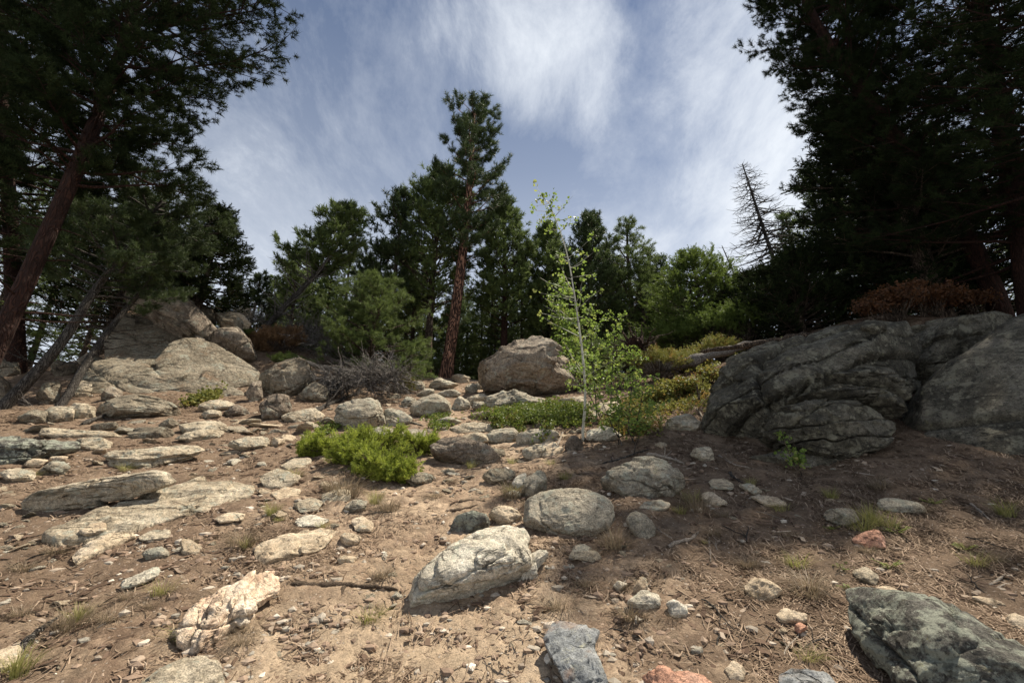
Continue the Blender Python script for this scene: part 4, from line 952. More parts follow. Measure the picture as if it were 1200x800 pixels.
FG = ['blue-green spruces behind the crest', 'mid-green spruces behind the crest', 'slim pines behind the crest']
spots = [(545, 345, 24, 0), (563, 352, 23, 1), (520, 360, 25, 0), (575, 330, 27, 0), (612, 345, 24, 1), (632, 330, 26, 0), (668, 340, 25, 1), (725, 335, 25, 0), (775, 320, 24, 2), (795, 335, 26, 1), (765, 350, 22, 0), (690, 345, 27, 2),
         (470, 330, 26, 1), (448, 335, 24, 0), (410, 318, 24, 0), (385, 335, 22, 1), (360, 330, 25, 2), (315, 322, 24, 0), (348, 345, 20, 1), (600, 360, 30, 0), (535, 350, 31, 2), (655, 355, 31, 1), (710, 350, 33, 0), (490, 350, 30, 1),
         (850, 330, 24, 0), (880, 325, 22, 1), (815, 340, 30, 2), (300, 345, 28, 1), (425, 345, 28, 2), (580, 372, 21, 0), (240, 350, 24, 0), (745, 365, 29, 1), (504, 372, 22, 1), (640, 372, 23, 2), (555, 380, 36, 1), (623, 380, 38, 0), (680, 375, 37, 0), (460, 372, 36, 0), (530, 385, 42, 1), (598, 385, 42, 0), (785, 372, 36, 1), (405, 370, 35, 1)]
spots += [(690, 300, 20.5, 0), (735, 300, 20.5, 0), (760, 305, 18.5, 1), (790, 300, 20, 0), (655, 305, 21, 0), (345, 302, 20, 0), (392, 288, 21, 1), (418, 300, 20, 0), (300, 325, 20, 1), (612, 300, 22, 0), (672, 290, 22, 1), (722, 285, 22, 0), (775, 292, 21, 1), (640, 320, 20, 0), (808, 318, 22, 0), (470, 300, 22, 0), (530, 315, 22, 0), (575, 318, 22, 1), (772, 312, 21, 1), (792, 340, 19, 0), (862, 315, 20, 1), (722, 312, 22, 0), (672, 315, 22, 1), (372, 315, 20, 1), (330, 320, 19, 0), (1000, 200, 17, 1), (1080, 180, 18, 0), (960, 250, 19, 1), (1040, 210, 21, 1), (1130, 170, 20, 0), (1180, 150, 16, 1), (200, 270, 19, 1), (150, 260, 20, 2), (90, 250, 18, 1), (30, 240, 19, 0), (-30, 200, 17, 1), (120, 230, 24, 0)]
used = [0, 0, 0]
for px, py, Y, k in spots:
    b = ground(px, Y); H = height_for(b, py)
    H0 = (8.5, 9., 8.8)[k]; s = H / H0
    rz = random.uniform(0, 6.28)
    if not used[k]:
        o = far_kinds[k]; used[k] = 1; o.location = b; o.rotation_euler.z = rz; o.scale = (s, s, s); o['label'] = FL[k]; o['group'] = FG[k]
    else: o = copy_thing(far_kinds[k], b, rz, s)
    o.scale = (max(s, .75), max(s, .75), s)

# --- near trees on the left
tree('near_pine', 'close pine with shaded red trunk slanting up from the left edge', trunk_px([(-28, 455), (0, 398), (35, 320), (75, 232), (118, 130), (150, 40), (185, -90)], [7.0, 7.0, 7.1, 7.1, 7.2, 7.3, 7.4]),
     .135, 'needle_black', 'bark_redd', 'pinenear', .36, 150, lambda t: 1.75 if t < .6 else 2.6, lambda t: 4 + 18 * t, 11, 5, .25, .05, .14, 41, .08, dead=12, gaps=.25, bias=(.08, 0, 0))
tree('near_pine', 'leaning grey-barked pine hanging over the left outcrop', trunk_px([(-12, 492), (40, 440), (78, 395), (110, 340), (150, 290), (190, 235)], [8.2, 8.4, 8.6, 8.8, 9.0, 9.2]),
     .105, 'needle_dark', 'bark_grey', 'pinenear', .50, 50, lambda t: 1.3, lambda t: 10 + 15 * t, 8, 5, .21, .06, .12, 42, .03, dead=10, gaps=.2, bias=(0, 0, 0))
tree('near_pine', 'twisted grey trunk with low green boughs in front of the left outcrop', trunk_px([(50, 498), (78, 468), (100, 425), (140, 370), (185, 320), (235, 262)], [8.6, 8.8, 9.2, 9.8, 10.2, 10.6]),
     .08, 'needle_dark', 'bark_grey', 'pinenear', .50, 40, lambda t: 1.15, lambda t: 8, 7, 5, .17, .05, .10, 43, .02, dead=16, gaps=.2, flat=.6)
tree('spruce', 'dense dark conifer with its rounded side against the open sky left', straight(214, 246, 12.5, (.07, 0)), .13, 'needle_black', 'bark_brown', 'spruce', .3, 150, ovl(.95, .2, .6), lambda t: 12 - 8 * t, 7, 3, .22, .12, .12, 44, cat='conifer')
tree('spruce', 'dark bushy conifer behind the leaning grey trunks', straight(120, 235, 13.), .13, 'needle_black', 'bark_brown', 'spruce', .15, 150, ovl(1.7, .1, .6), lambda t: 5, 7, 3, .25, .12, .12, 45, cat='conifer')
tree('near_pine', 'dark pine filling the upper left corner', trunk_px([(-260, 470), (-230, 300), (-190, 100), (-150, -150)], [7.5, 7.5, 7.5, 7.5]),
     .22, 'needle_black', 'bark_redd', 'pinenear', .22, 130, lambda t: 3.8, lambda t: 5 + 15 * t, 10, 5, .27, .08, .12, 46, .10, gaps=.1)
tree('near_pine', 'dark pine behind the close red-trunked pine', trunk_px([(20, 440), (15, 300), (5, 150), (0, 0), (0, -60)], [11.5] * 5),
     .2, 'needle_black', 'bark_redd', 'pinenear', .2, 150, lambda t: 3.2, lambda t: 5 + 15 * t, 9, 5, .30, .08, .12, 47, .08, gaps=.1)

# --- near trees on the right, in shade
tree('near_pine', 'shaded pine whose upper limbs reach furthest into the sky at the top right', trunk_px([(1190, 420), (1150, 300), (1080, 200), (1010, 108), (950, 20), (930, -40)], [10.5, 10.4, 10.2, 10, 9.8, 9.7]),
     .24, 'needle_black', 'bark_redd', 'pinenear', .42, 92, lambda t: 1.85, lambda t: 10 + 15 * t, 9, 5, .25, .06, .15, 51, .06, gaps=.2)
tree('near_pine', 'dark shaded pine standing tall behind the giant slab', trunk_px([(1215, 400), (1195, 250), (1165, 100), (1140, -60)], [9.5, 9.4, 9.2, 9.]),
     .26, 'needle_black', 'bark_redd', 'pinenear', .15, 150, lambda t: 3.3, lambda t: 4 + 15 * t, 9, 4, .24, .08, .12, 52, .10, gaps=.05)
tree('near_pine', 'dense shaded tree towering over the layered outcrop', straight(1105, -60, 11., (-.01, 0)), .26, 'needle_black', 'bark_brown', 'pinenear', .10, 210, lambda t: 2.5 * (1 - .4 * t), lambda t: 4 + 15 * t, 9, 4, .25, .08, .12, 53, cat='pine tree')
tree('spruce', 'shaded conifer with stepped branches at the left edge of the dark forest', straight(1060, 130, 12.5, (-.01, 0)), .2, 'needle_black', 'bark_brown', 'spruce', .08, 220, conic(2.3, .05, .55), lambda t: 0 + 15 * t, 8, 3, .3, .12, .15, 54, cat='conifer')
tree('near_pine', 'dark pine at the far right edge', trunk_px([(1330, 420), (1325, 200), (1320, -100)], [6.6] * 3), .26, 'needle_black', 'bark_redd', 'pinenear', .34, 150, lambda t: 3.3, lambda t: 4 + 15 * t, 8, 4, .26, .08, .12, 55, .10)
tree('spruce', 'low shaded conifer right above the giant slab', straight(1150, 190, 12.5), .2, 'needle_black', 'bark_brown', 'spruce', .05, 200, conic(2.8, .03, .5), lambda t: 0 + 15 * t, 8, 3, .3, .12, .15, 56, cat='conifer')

# --- slender aspen with a white trunk, saplings round its foot
def leafy(name, label, cat, stems, leaf, bark, nbr, bl, ts, per, sd, group=None, t0=.25, kind='leaf', r=.02, r1=.004, wgt=None, trunkname='trunk', crownname='crown'):
    g = np.random.default_rng(sd); base = np.array(stems[0][0], float); root = empty(name, base); props(root, label, cat, group)
    tb = Tubes(); tf = Tufts(kind)
    for P in stems:
        P = smooth_poly(np.array(P) - base, 14); P[0, 2] -= .05
        tb.add(P, np.linspace(r, r1, 14), 7)
        for i in range(nbr):
            t = t0 + (1 - t0) * g.random() ** (wgt or 1.); p = interp_poly(P, t); a = g.uniform(0, 6.28); l = bl(t) * g.uniform(.5, 1.2)
            C = curve(p, (math.cos(a), math.sin(a), g.uniform(.1, .9)), l, 5, .1, .1, .15, g); tb.add(C, np.linspace(r1 * 1.2, .0015, 5), 3)
            for j in range(per): tf.add(interp_poly(C, g.uniform(.25, 1)) + g.normal(size=3) * ts * .5, g.normal(size=3), ts * g.uniform(.7, 1.2))
    obj(trunkname, tb.mesh(trunkname, M[bark]), parent=root); obj(crownname, tf.mesh(crownname, M[leaf], g), parent=root)
    return root
leafy('aspen', 'slender young aspen with a crooked white trunk and sparse round leaves', 'aspen tree', [trunk_px([(684, 532), (682, 505), (687, 470), (683, 415), (676, 365), (667, 305), (657, 272), (643, 236)], 6.9)],
      'aspen_leaf', 'aspen_bark', 46, lambda t: .22 + .4 * (1 - abs(t - .45)), .07, 3, 61, t0=.22, r=.024, r1=.006)
def gp(px, py, Y=None):
    if Y is None:
        P = hit(px, py)
        if P is not None: return P
        return ground(px, 13.)
    return ground(px, Y)
def sap(px, py, topx, topy, Y=None):
    b = gp(px, py, Y); t = at(topx, topy, b[1] + .15); m = b * .5 + t * .5 + rng.normal(size=3) * .05; return [b, m, t]
leafy('aspen_sapling', 'leafy bright green aspen saplings crowding the right side of the white trunk', 'aspen sapling', [sap(700, 520, 690, 350, 8.2), sap(715, 520, 722, 372, 8.4), sap(735, 515, 745, 410, 8.3), sap(705, 520, 665, 385, 8.5)],
      'aspen_leaf', 'bark_grey', 28, lambda t: .55 * (1.1 - t * .6), .062, 4, 62, t0=.25, r=.012)
leafy('leafy_shrub', 'low light green shrub spreading right of the aspen foot', 'shrub', [sap(725, 522, 720, 440), sap(740, 520, 755, 450), sap(730, 522, 700, 455), sap(745, 522, 738, 480)],
      'aspen_leaf', 'bark_grey', 20, lambda t: .5, .055, 3, 63, t0=.1, r=.008)
leafy('leafy_shrub', 'tiny bright shrub growing on the grey block below the ground cover', 'shrub', [sap(612, 505, 600, 480), sap(585, 505, 583, 488), sap(630, 520, 640, 500)], 'cover_leaf', 'bark_grey', 24, lambda t: .15, .05, 4, 64, t0=.0, r=.006)
leafy('young_plant', 'small upright leafy plant standing in front of the layered outcrop', 'plant', [sap(938, 558, 915, 508), sap(940, 558, 930, 520)], 'aspen_leaf', 'bark_brown', 11, lambda t: .06, .045, 2, 65, t0=.3, r=.005)
leafy('aspen_sapling', 'thin young aspen in the forest gap left of the huge boulder', 'aspen sapling', [sap(655, 440, 660, 330, 15.5), sap(668, 440, 668, 360, 15.5)], 'aspen_leaf', 'bark_grey', 40, lambda t: .5, .13, 4, 66, t0=.2, r=.02)

# --- shrubs as rounded masses of sprigs
def bush(name, label, cat, lobes, leaf, kind, n, ts, sd, stem='bark_brown', group=None, up=.5, inner=.35):
    """lobes: (centre xyz, radii xyz)"""
    g = np.random.default_rng(sd); C0 = np.array(lobes[0][0]); C0 = np.array([C0[0], C0[1], tz1(C0[0], C0[1])]); root = empty(name, C0); props(root, label, cat, group)
    tf = Tufts(kind); tb = Tubes(); w = np.array([l[1][0] * l[1][2] for l in lobes]); w = w / w.sum()
    li = g.choice(len(lobes), p=w, size=n); Cc = np.array([l[0] for l in lobes])[li]; Rr = np.array([l[1] for l in lobes])[li]
    d = g.normal(size=(n, 3)); d[:, 2] = np.abs(d[:, 2]) * 1.1 - .25; d /= np.linalg.norm(d, axis=1)[:, None]
    lump = 1 + .40 * pn(d * 2.6 + Cc * [3, 1, 0]) + .38 * pn(d * 6. + Cc * 5)
    P = Cc + d * Rr * (lump * (1 - inner * g.random(n) ** 2))[:, None]
    Z = tz(P[:, 0], P[:, 1]); dd = d * .8 + np.array([0, 0, up]) + g.normal(size=(n, 3)) * .35; ss = ts * g.uniform(.7, 1.3, n)
    for i in range(n):
        if P[i, 2] < Z[i] + .02: continue
        p = P[i]; c = Cc[i]; tf.add(p - C0, dd[i], ss[i])
        if i % 14 == 0:
            b0 = np.array([c[0], c[1], tz1(c[0], c[1])]) - C0 + g.normal(size=3) * .03; q = p - C0
            tb.add(np.array([b0, b0 * .5 + q * .5 + [0, 0, -.03], q]), [.010, .006, .002], 4)
    obj('stems', tb.mesh('stems', M[stem]), parent=root); obj('foliage', tf.mesh('foliage', M[leaf], g), parent=root)
    return root
def lobe(px, py, wpx, hpx, Y=None, dep=None):
    """ellipsoid centred on picture point with picture half sizes, resting near the ground"""
    b = hit(px, py + hpx * .75) if Y is None else ground(px, Y)
    if b is None: b = ground(px, 12.)
    y = b[1] + (0 if dep is None else dep) + .1
    c = at(px, py, y); k = np.dot(c - CAM, FW) / FPX
    return (c, (wpx * k, wpx * k * .75, hpx * k))
def juniper(label, lobes, nb, ts, sd):
    g = np.random.default_rng(sd); C0 = np.array(lobes[0][0]); C0 = np.array([C0[0], C0[1], tz1(C0[0], C0[1])]); root = empty('juniper_bush', C0); props(root, label, 'juniper bush')
    tf = Tufts('juniper'); tb = Tubes()
    for c, r in lobes:
        b = np.array([c[0], c[1], tz1(c[0], c[1]) + .02]) - C0
        for i in range(nb):
            a = g.uniform(0, 6.28); e = g.uniform(.0, .85); l = g.uniform(.7, 1.15)
            tip = np.array([math.cos(a) * math.cos(e) * r[0], math.sin(a) * math.cos(e) * r[1], math.sin(e) * r[2] * 1.55]) * l
            d = tip / np.linalg.norm(tip); L_ = np.linalg.norm(tip)
            C = curve(b, d, L_, 8, .0, .10, .12, g); tb.add(C, np.linspace(.009, .002, 8), 4)
            for q in range(5):
                u = .35 + .6 * q / 5 + g.uniform(0, .1); p = interp_poly(C, u); sd_ = d + g.normal(size=3) * .7 + [0, 0, .35]; sd_ /= np.linalg.norm(sd_)
                Cs = curve(p, sd_, L_ * g.uniform(.18, .38), 5, 0, .15, .1, g); tb.add(Cs, np.linspace(.004, .0015, 5), 3)
                for k in range(6): tf.add(interp_poly(Cs, g.uniform(.15, 1)) + g.normal(size=3) * .012, sd_ + g.normal(size=3) * .5 + [0, 0, .3], ts * g.uniform(.7, 1.25))
            for k in range(3): tf.add(C[-1] + g.normal(size=3) * .015, d + g.normal(size=3) * .35 + [0, 0, .3], ts)
    obj('stems', tb.mesh('stems', M['bark_brown']), parent=root); obj('foliage', tf.mesh('foliage', M['juniper'], g), parent=root)
juniper('low bright green juniper bush in the middle of the slope', [lobe(392, 523, 36, 16), lobe(440, 517, 36, 19), lobe(490, 523, 28, 15), lobe(450, 544, 38, 26), lobe(415, 535, 32, 19), lobe(462, 558, 30, 15), lobe(366, 529, 16, 10)], 62, .050, 71)
bush('brown_bush', 'dry orange-brown bush below the leaning trunk beside the outcrop', 'shrub', [lobe(318, 400, 24, 16, 13.4), lobe(340, 396, 16, 12, 13.6), lobe(300, 410, 14, 12, 13.2)], 'brown_leaf', 'juniper', 1500, .12, 72)
bush('rusty_bush', 'rust-coloured bush in the shade on top of the right outcrop', 'shrub', [lobe(1045, 352, 34, 16, 9.5), lobe(1095, 350, 36, 14, 9.9), lobe(1020, 362, 18, 10, 9.2), lobe(1140, 352, 24, 10, 10.2), lobe(1072, 338, 14, 8, 9.9)], 'orange_leaf', 'leaf', 1700, .065, 73, inner=.95)
bush('brown_bush', 'small reddish dead bush right of the cleft boulder', 'shrub', [lobe(392, 448, 16, 8, 11.6), lobe(378, 452, 10, 6, 11.4)], 'brown_leaf', 'juniper', 600, .09, 74)
bush('green_bush', 'small green clump between blocks on top of the left outcrop', 'shrub', [lobe(290, 392, 9, 6, 13.2)], 'needle_fresh', 'juniper', 260, .08, 75)
bush('green_bush', 'green juniper sprigs beside the grey boulder left of the dead brush', 'shrub', [lobe(335, 422, 16, 6, 12.6), lobe(352, 430, 10, 5, 12.2)], 'needle_fresh', 'juniper', 420, .09, 76)
bush('green_bush', 'thin green bush at the right end of the dead brush', 'shrub', [lobe(474, 455, 12, 14, 12.6)], 'shrub_leaf', 'juniper', 500, .08, 77)
bush('green_bush', 'dark green bush in front of the bright green conifer', 'shrub', [lobe(840, 385, 34, 22, 14), lobe(870, 375, 26, 22, 13.6), lobe(800, 395, 30, 20, 15)], 'needle_fresh', 'juniper', 2600, .14, 78)
bush('yellow_bush', 'yellowing low shrubs on the bank left of the layered outcrop', 'shrub', [lobe(800, 457, 28, 12, 9.2), lobe(775, 464, 18, 9, 9.), lobe(830, 442, 14, 10, 9.6)], 'shrub_leaf', 'leaf', 1300, .065, 79)
bush('yellow_bush', 'olive shrubs behind the root plate of the fallen tree', 'shrub', [lobe(770, 425, 30, 14, 12.), lobe(800, 425, 30, 12, 12.5), lobe(840, 410, 26, 12, 12.8)], 'shrub_leaf', 'juniper', 1800, .12, 80)
bush('green_bush', 'green undergrowth at the feet of the pines right of the huge boulder', 'shrub', [lobe(700, 425, 26, 24, 14.), lobe(740, 415, 22, 20, 15.), lobe(680, 440, 18, 12, 13.)], 'needle_mid', 'juniper', 1800, .14, 81)
bush('green_bush', 'small green bush behind the rocks left of the red pine', 'shrub', [lobe(510, 430, 12, 9, 17.5), lobe(495, 428, 12, 10, 17.8)], 'needle_mid', 'juniper', 500, .12, 82)

# --- green mat of ground cover round the boulders
def mat_cover(name, label, polys, n, ts, hgt, leaf, sd):
    g = np.random.default_rng(sd); tf = Tufts('leaf'); pl = np.array(polys)[g.integers(0, len(polys), n)]
    Q, ok = hits(pl[:, 0] + g.normal(size=n) * pl[:, 2] * .45, pl[:, 1] + g.normal(size=n) * pl[:, 3] * .45); Q = Q[ok]; n = len(Q)
    hh = hgt * (1 + .8 * pn(np.stack([Q[:, 0] * 2.5, Q[:, 1] * 2.5, 0 * Q[:, 0] + 3], 1))) * g.random(n) ** .5
    Q[:, 0] += g.normal(size=n) * .05; Q[:, 1] += g.normal(size=n) * .2; Q[:, 2] = tz(Q[:, 0], Q[:, 1]) + hh
    tf.p = Q; tf.d = g.normal(size=(n, 3)) + [0, 0, .6]; tf.s = ts * g.uniform(.7, 1.3, n)
    o = obj(name, tf.mesh(name, M[leaf], g)); props(o, label, 'ground cover', None, 'stuff')
mat_cover('ground_cover', 'green mat of low leaves spreading below the huge boulder', [(600, 490, 34, 7), (640, 489, 34, 8), (665, 492, 24, 8), (620, 494, 40, 6)], 5200, .05, .20, 'cover_leaf', 91)
mat_cover('ground_cover', 'thin low leaves beside the upper trail rocks', [(512, 489, 14, 5), (517, 500, 12, 4), (385, 505, 14, 4), (600, 470, 6, 3)], 700, .045, .10, 'cover_leaf', 92)
mat_cover('ground_cover', 'yellow-green low leaves on the bank right of the aspen', [(760, 478, 36, 12), (800, 470, 30, 14), (740, 500, 30, 10)], 2200, .05, .14, 'shrub_leaf', 93)
mat_cover('ground_cover', 'dull green undergrowth on the crest between the pines', [(690, 445, 40, 8), (480, 436, 30, 6), (800, 430, 50, 10), (880, 400, 40, 8), (238, 470, 6, 2)], 1600, .08, .16, 'shrub_leaf', 94)
# ------------------------------------------------------------------ grass, herbs, dead wood, litter
def grass_mesh(sd, n, L, wdt, spread, lean, m):
    g = np.random.default_rng(sd); V, F, T = [], [], []
    for i in range(n):
        a = g.uniform(0, 6.28); r = g.random() ** .7 * spread; p = np.array([math.cos(a) * r, math.sin(a) * r, -.01])
        a2 = a + g.normal() * .5; l = L * g.uniform(.5, 1.2); ln = lean * g.uniform(.3, 1.4)
        dx = np.array([math.cos(a2), math.sin(a2), 0]); sd_ = np.array([-math.sin(a2), math.cos(a2), 0]); k = len(V)
        for j, t in enumerate((0, .35, .7, 1)):
            q = p + dx * l * ln * t ** 1.8 + np.array([0, 0, l * (t - .35 * ln * t * t)]); w = wdt * (1 - t) ** .7
            if j < 3: V += [q - sd_ * w, q + sd_ * w]
            else: V.append(q)
        F += [(k, k + 1, k + 3), (k, k + 3, k + 2), (k + 2, k + 3, k + 5), (k + 2, k + 5, k + 4), (k + 4, k + 5, k + 6)]
        T += [g.random()] * 7
    return mesh('grass_tuft', np.array(V), np.array(F), m, False, T)
GM = [grass_mesh(1, 150, .15, .0017, .05, .7, M['grass']), grass_mesh(2, 130, .13, .0017, .06, 1., M['grass']), grass_mesh(3, 200, .16, .0016, .07, 1.3, M['grass_dry']), grass_mesh(4, 190, .14, .0016, .06, 1.5, M['grass_dry'])]
GR = [(283, 640, 1.3, 2, 'brown straw tuft at the tip of the broad tan slab'), (288, 643, .7, 0, 'green blades in the straw at the tip of the broad tan slab'), (318, 604, 1.0, 0, 'green grass tuft on the trail left of the pale flat stone'),
      (345, 560, 1.2, 1, 'yellow-green tuft left of the juniper'), (405, 582, 1.9, 2, 'large straw tuft under the left front of the juniper'), (392, 575, 1.7, 3, 'pale straw clump right below the juniper lobes'),
      (440, 590, 1.2, 0, 'small green-topped tuft below the front of the juniper'), (455, 598, 1.3, 2, 'grey-brown straw tuft below the front of the juniper'), (600, 583, 1.4, 2, 'dry tuft with green top beside the upright squarish rock'),
      (600, 580, 1.3, 1, 'yellow-green top of the tuft beside the upright squarish rock'), (663, 562, 1.0, 1, 'yellow tuft above the round boulder'), (645, 545, .9, 1, 'thin yellow grass on the slope above the round boulder'),
      (815, 597, 1.6, 2, 'straw tuft right of the low domed boulder'), (810, 588, 1.3, 1, 'yellow-green tuft touching the low domed boulder'), (720, 640, 1.5, 2, 'dark straw clump at the right foot of the round boulder'),
      (935, 665, 1.1, 1, 'yellow grass tuft among the litter'), (1010, 622, 1.5, 1, 'tall yellow grass behind the reddish tan stone'), (1022, 615, 1.4, 0, 'green-gold grass behind the reddish tan stone'), (1040, 618, 1.3, 1, 'golden grass right of the reddish tan stone'),
      (950, 690, 1.3, 3, 'pale fallen grass below the yellow grass tuft'), (85, 735, 1.1, 2, 'dry tuft beside the weathered root'), (90, 728, .8, 0, 'green blades beside the weathered root'), (975, 585, 1., 0, 'thin green tuft under the layered outcrop'),
      (1030, 572, 1.3, 3, 'dull dry tuft in the shade of the giant slab'), (1180, 605, 1.2, 0, 'green tuft at the foot of the giant slab'), (148, 552, 1.1, 1, 'yellow-green tuft at the split layered slab'), (36, 560, 1.0, 1, 'sparse green tuft by the propped dark slab'),
      (600, 545, .9, 0, 'small tuft below the long dark ridge'), (553, 548, 1.0, 1, 'tuft at the lower end of the long dark ridge'), (20, 790, 1.0, 0, 'green blades at the bottom left corner'), (700, 650, .7, 3, 'wisp of straw under the triangular flat stone'),
      (540, 440, 1.6, 1, 'yellow grass at the foot of the tallest pine'), (502, 443, 1.5, 1, 'grass among the rocks left of the tallest pine'), (880, 570, .8, 0, 'wisp of grass near the narrow grey stone'), (770, 555, 1., 2, 'straw behind the low domed boulder'),
      (1080, 600, .9, 3, 'thin dry grass right of the pale flat stone'), (230, 562, .8, 3, 'wisp of straw above the layered ledge'), (15, 520, 1., 2, 'straw above the low wide boulder'), (730, 690, .7, 3, 'wisp of straw by the tiny white-tipped stone')]
for px, py, s, k, lb in GR:
    P = hit(px, py)
    if P is None: continue
    o = obj('grass_tuft', GM[k], P, None); o.rotation_euler = (0, 0, random.uniform(0, 6)); o.scale = (s, s, s); props(o, lb, 'grass tuft', 'grass tufts on the slope')

gq = random.Random(12)
for lb, n, zn in (('small dry wisp of grass growing among the litter of the right slope', 26, (640, 540, 1190, 780)), ('small dry wisp of grass growing on the left slope', 20, (0, 520, 480, 780)), ('small grass wisp beside the trail rocks', 14, (440, 450, 700, 600))):
    for i in range(n):
        P = hit(gq.uniform(zn[0], zn[2]), gq.uniform(zn[1], zn[3]))
        if P is None: continue
        o = obj('grass_wisp', GM[gq.choice((1, 2, 3, 3))], P); s_ = gq.uniform(.35, .9); o.rotation_euler = (0, 0, gq.uniform(0, 6)); o.scale = (s_ * 1.2, s_ * 1.2, s_); props(o, lb, 'grass tuft', 'dry grass wisps')
# small leafy herbs
def herb(px, py, n, L, lb, sd, mat='aspen_leaf'):
    P = hit(px, py)
    if P is None: return
    g = np.random.default_rng(sd); root = empty('leafy_herb', P); props(root, lb, 'plant', 'small leafy herbs'); st = Tubes(); V, F, T = [], [], []
    for i in range(n):
        a = g.uniform(0, 6.28); C = curve(np.zeros(3), (math.cos(a), math.sin(a), g.uniform(.4, 1.2)), L * g.uniform(.6, 1.2), 6, .3, 0, .1, g); st.add(C, [.0025] * 5 + [.001], 4)
        for j in range(2, 12):
            t = j / 11; p = interp_poly(C, t); sgn = 1 if j % 2 else -1; d = C[-1] - C[0]; d /= np.linalg.norm(d); s_ = np.cross(d, [0, 0, 1]); s_ /= np.linalg.norm(s_) + 1e-9
            ld = (s_ * sgn * .9 + d * .5 + np.array([0, 0, .1])) * L * .24; w = np.cross(ld, [0, 0, 1]) * .28; k = len(V)
            V += [p, p + ld * .5 + w, p + ld + [0, 0, -.004], p + ld * .5 - w]; F += [(k, k + 1, k + 2, k + 3)]; T += [g.random()] * 4
    obj('stems', st.mesh('stems', M['grass']), parent=root); obj('leaves', mesh('leaves', np.array(V), np.array(F), M[mat], False, T), parent=root)
herb(985, 668, 6, .11, 'bright green ferny herb left of the grey leaf-hidden stone', 1)
herb(1042, 665, 8, .10, 'leafy green herb just above the lichen slab', 2)
herb(1050, 625, 6, .14, 'light green feathery herb right of the golden grass', 3)
herb(1092, 590, 7, .10, 'dark green herb in the shade of the giant slab', 4)
herb(1130, 645, 6, .12, 'pale herb on the dark needle litter', 5)
herb(975, 620, 5, .09, 'tiny herb under the yellow-lichened grey stone', 6)
herb(995, 690, 4, .08, 'tiny herb at the top corner of the lichen slab', 7)

# roots, logs and sticks
def stick(name, label, px, rpx, mat, lift=.3, twigs=0, cat='stick', sd=0, group=None, k=8, Ys=None, sides=None):
    g = np.random.default_rng(sd + abs(int(px[0][0]))); P = []
    for i, (x, y) in enumerate(px):
        A = hit(x, y) if Ys is None else at(x, y, Ys[i])
        if A is None: A = ground(x, 13)
        P.append(A)
    P = np.array(P); kk = np.dot(P[0] - CAM, FW) / FPX; r = rpx * kk
    if Ys is None: P[:, 2] += r * lift
    c = P[0].copy(); Q = smooth_poly(P - c, max(10, len(px) * 5)); n = len(Q)
    Q += np.cumsum(g.normal(size=(n, 3)) * r * .16, 0) * .5
    t = np.linspace(0, 1, n); rr = r * (1 - .55 * t) * (1 + .18 * g.normal(size=n)); rr[0] *= .6; rr[-1] *= .3
    tb = Tubes(); tb.add(Q, rr, k)
    tb.add(Q[:2] * 0 + Q[0] + np.array([[0, 0, 0], [.001, 0, 0]]), [rr[0], .0005], k)
    for q in range(twigs):
        p = interp_poly(Q, g.uniform(.2, .95)); d = (Q[-1] - Q[0]); d /= np.linalg.norm(d)
        tb.add(curve(p, d * .6 + g.normal(size=3) * .6 + [0, 0, .25], np.linalg.norm(Q[-1] - Q[0]) * g.uniform(.15, .4), 5, 0, 0, .2, g), np.linspace(.4, .1, 5) * r, 4)
    o = obj(name, tb.mesh(name, M[mat]), c); props(o, label, cat, group); return o
stick('tree_root', 'gnarled brown root lying across the trail right of the quartz rock', [(340, 687), (365, 690), (400, 686), (430, 689), (468, 692)], 4.5, 'root', .6, cat='root')
stick('tree_root', 'short curved root running under the gnarled one', [(403, 690), (396, 703), (380, 712), (360, 718)], 4, 'root', .6, cat='root')
stick('tree_root', 'weathered grey root curving across the bottom left corner', [(-10, 792), (20, 770), (45, 742), (68, 725), (92, 710)], 6.5, 'bark_grey', .7, cat='root')
stick('dead_branch', 'thin brown branch half sunk in sand left of the white rock', [(290, 762), (320, 757), (350, 748), (372, 746)], 1.8, 'root', .6, cat='branch')
stick('fallen_log', 'long grey fallen pole behind the lichen slab', [(1095, 716), (1130, 735), (1170, 757), (1215, 782)], 5, 'bark_grey', .8, cat='log')
stick('fallen_log', 'dark fallen log on the bank above the layered outcrop', [(962, 393), (930, 397), (890, 404), (850, 412), (820, 416)], 5.5, 'bark_brown', 1, cat='log', Ys=[9.6, 9.8, 10.2, 10.6, 11.])
stick('fallen_log', 'fallen trunk stretching right from the root plate', [(748, 430), (780, 430), (815, 425), (850, 418), (880, 410)], 8, 'bark_dead', 1, cat='log', Ys=[12.6, 12.4, 12.2, 12, 11.9])
stick('dead_branch', 'bleached branch lying across the front of the dead brush', [(345, 418), (372, 430), (400, 434), (428, 438)], 3, 'bark_driftwood', 1, 5, 'branch', Ys=[12.3, 12, 11.8, 11.6])
stick('dead_branch', 'long grey branches lying beneath the dead brush', [(350, 492), (375, 482), (400, 470), (420, 462)], 4, 'bark_grey', 1, 5, 'branch')
stick('dead_branch', 'dark branch lying on the left slab heap in front of the trunks', [(95, 500), (125, 488), (150, 478), (175, 470)], 2.5, 'bark_grey', 1, 3, 'branch')
stick('broken_stick', 'forked pale stick lying in the litter', [(783, 643), (800, 636), (812, 634), (823, 618)], 2.5, 'bark_driftwood', 1, 1)
stick('broken_stick', 'thin upright pale stick right of the forked one', [(831, 630), (832, 645), (833, 660)], 1.3, 'bark_driftwood', 1)
stick('broken_stick', 'pale stick pointing up left of the aspen foot', [(648, 532), (655, 520), (660, 506)], 2., 'bark_driftwood', 1)
stick('broken_stick', 'pale branch lying above the low domed boulder', [(758, 535), (772, 537), (790, 541), (800, 545)], 2.5, 'bark_driftwood', 1, 2)
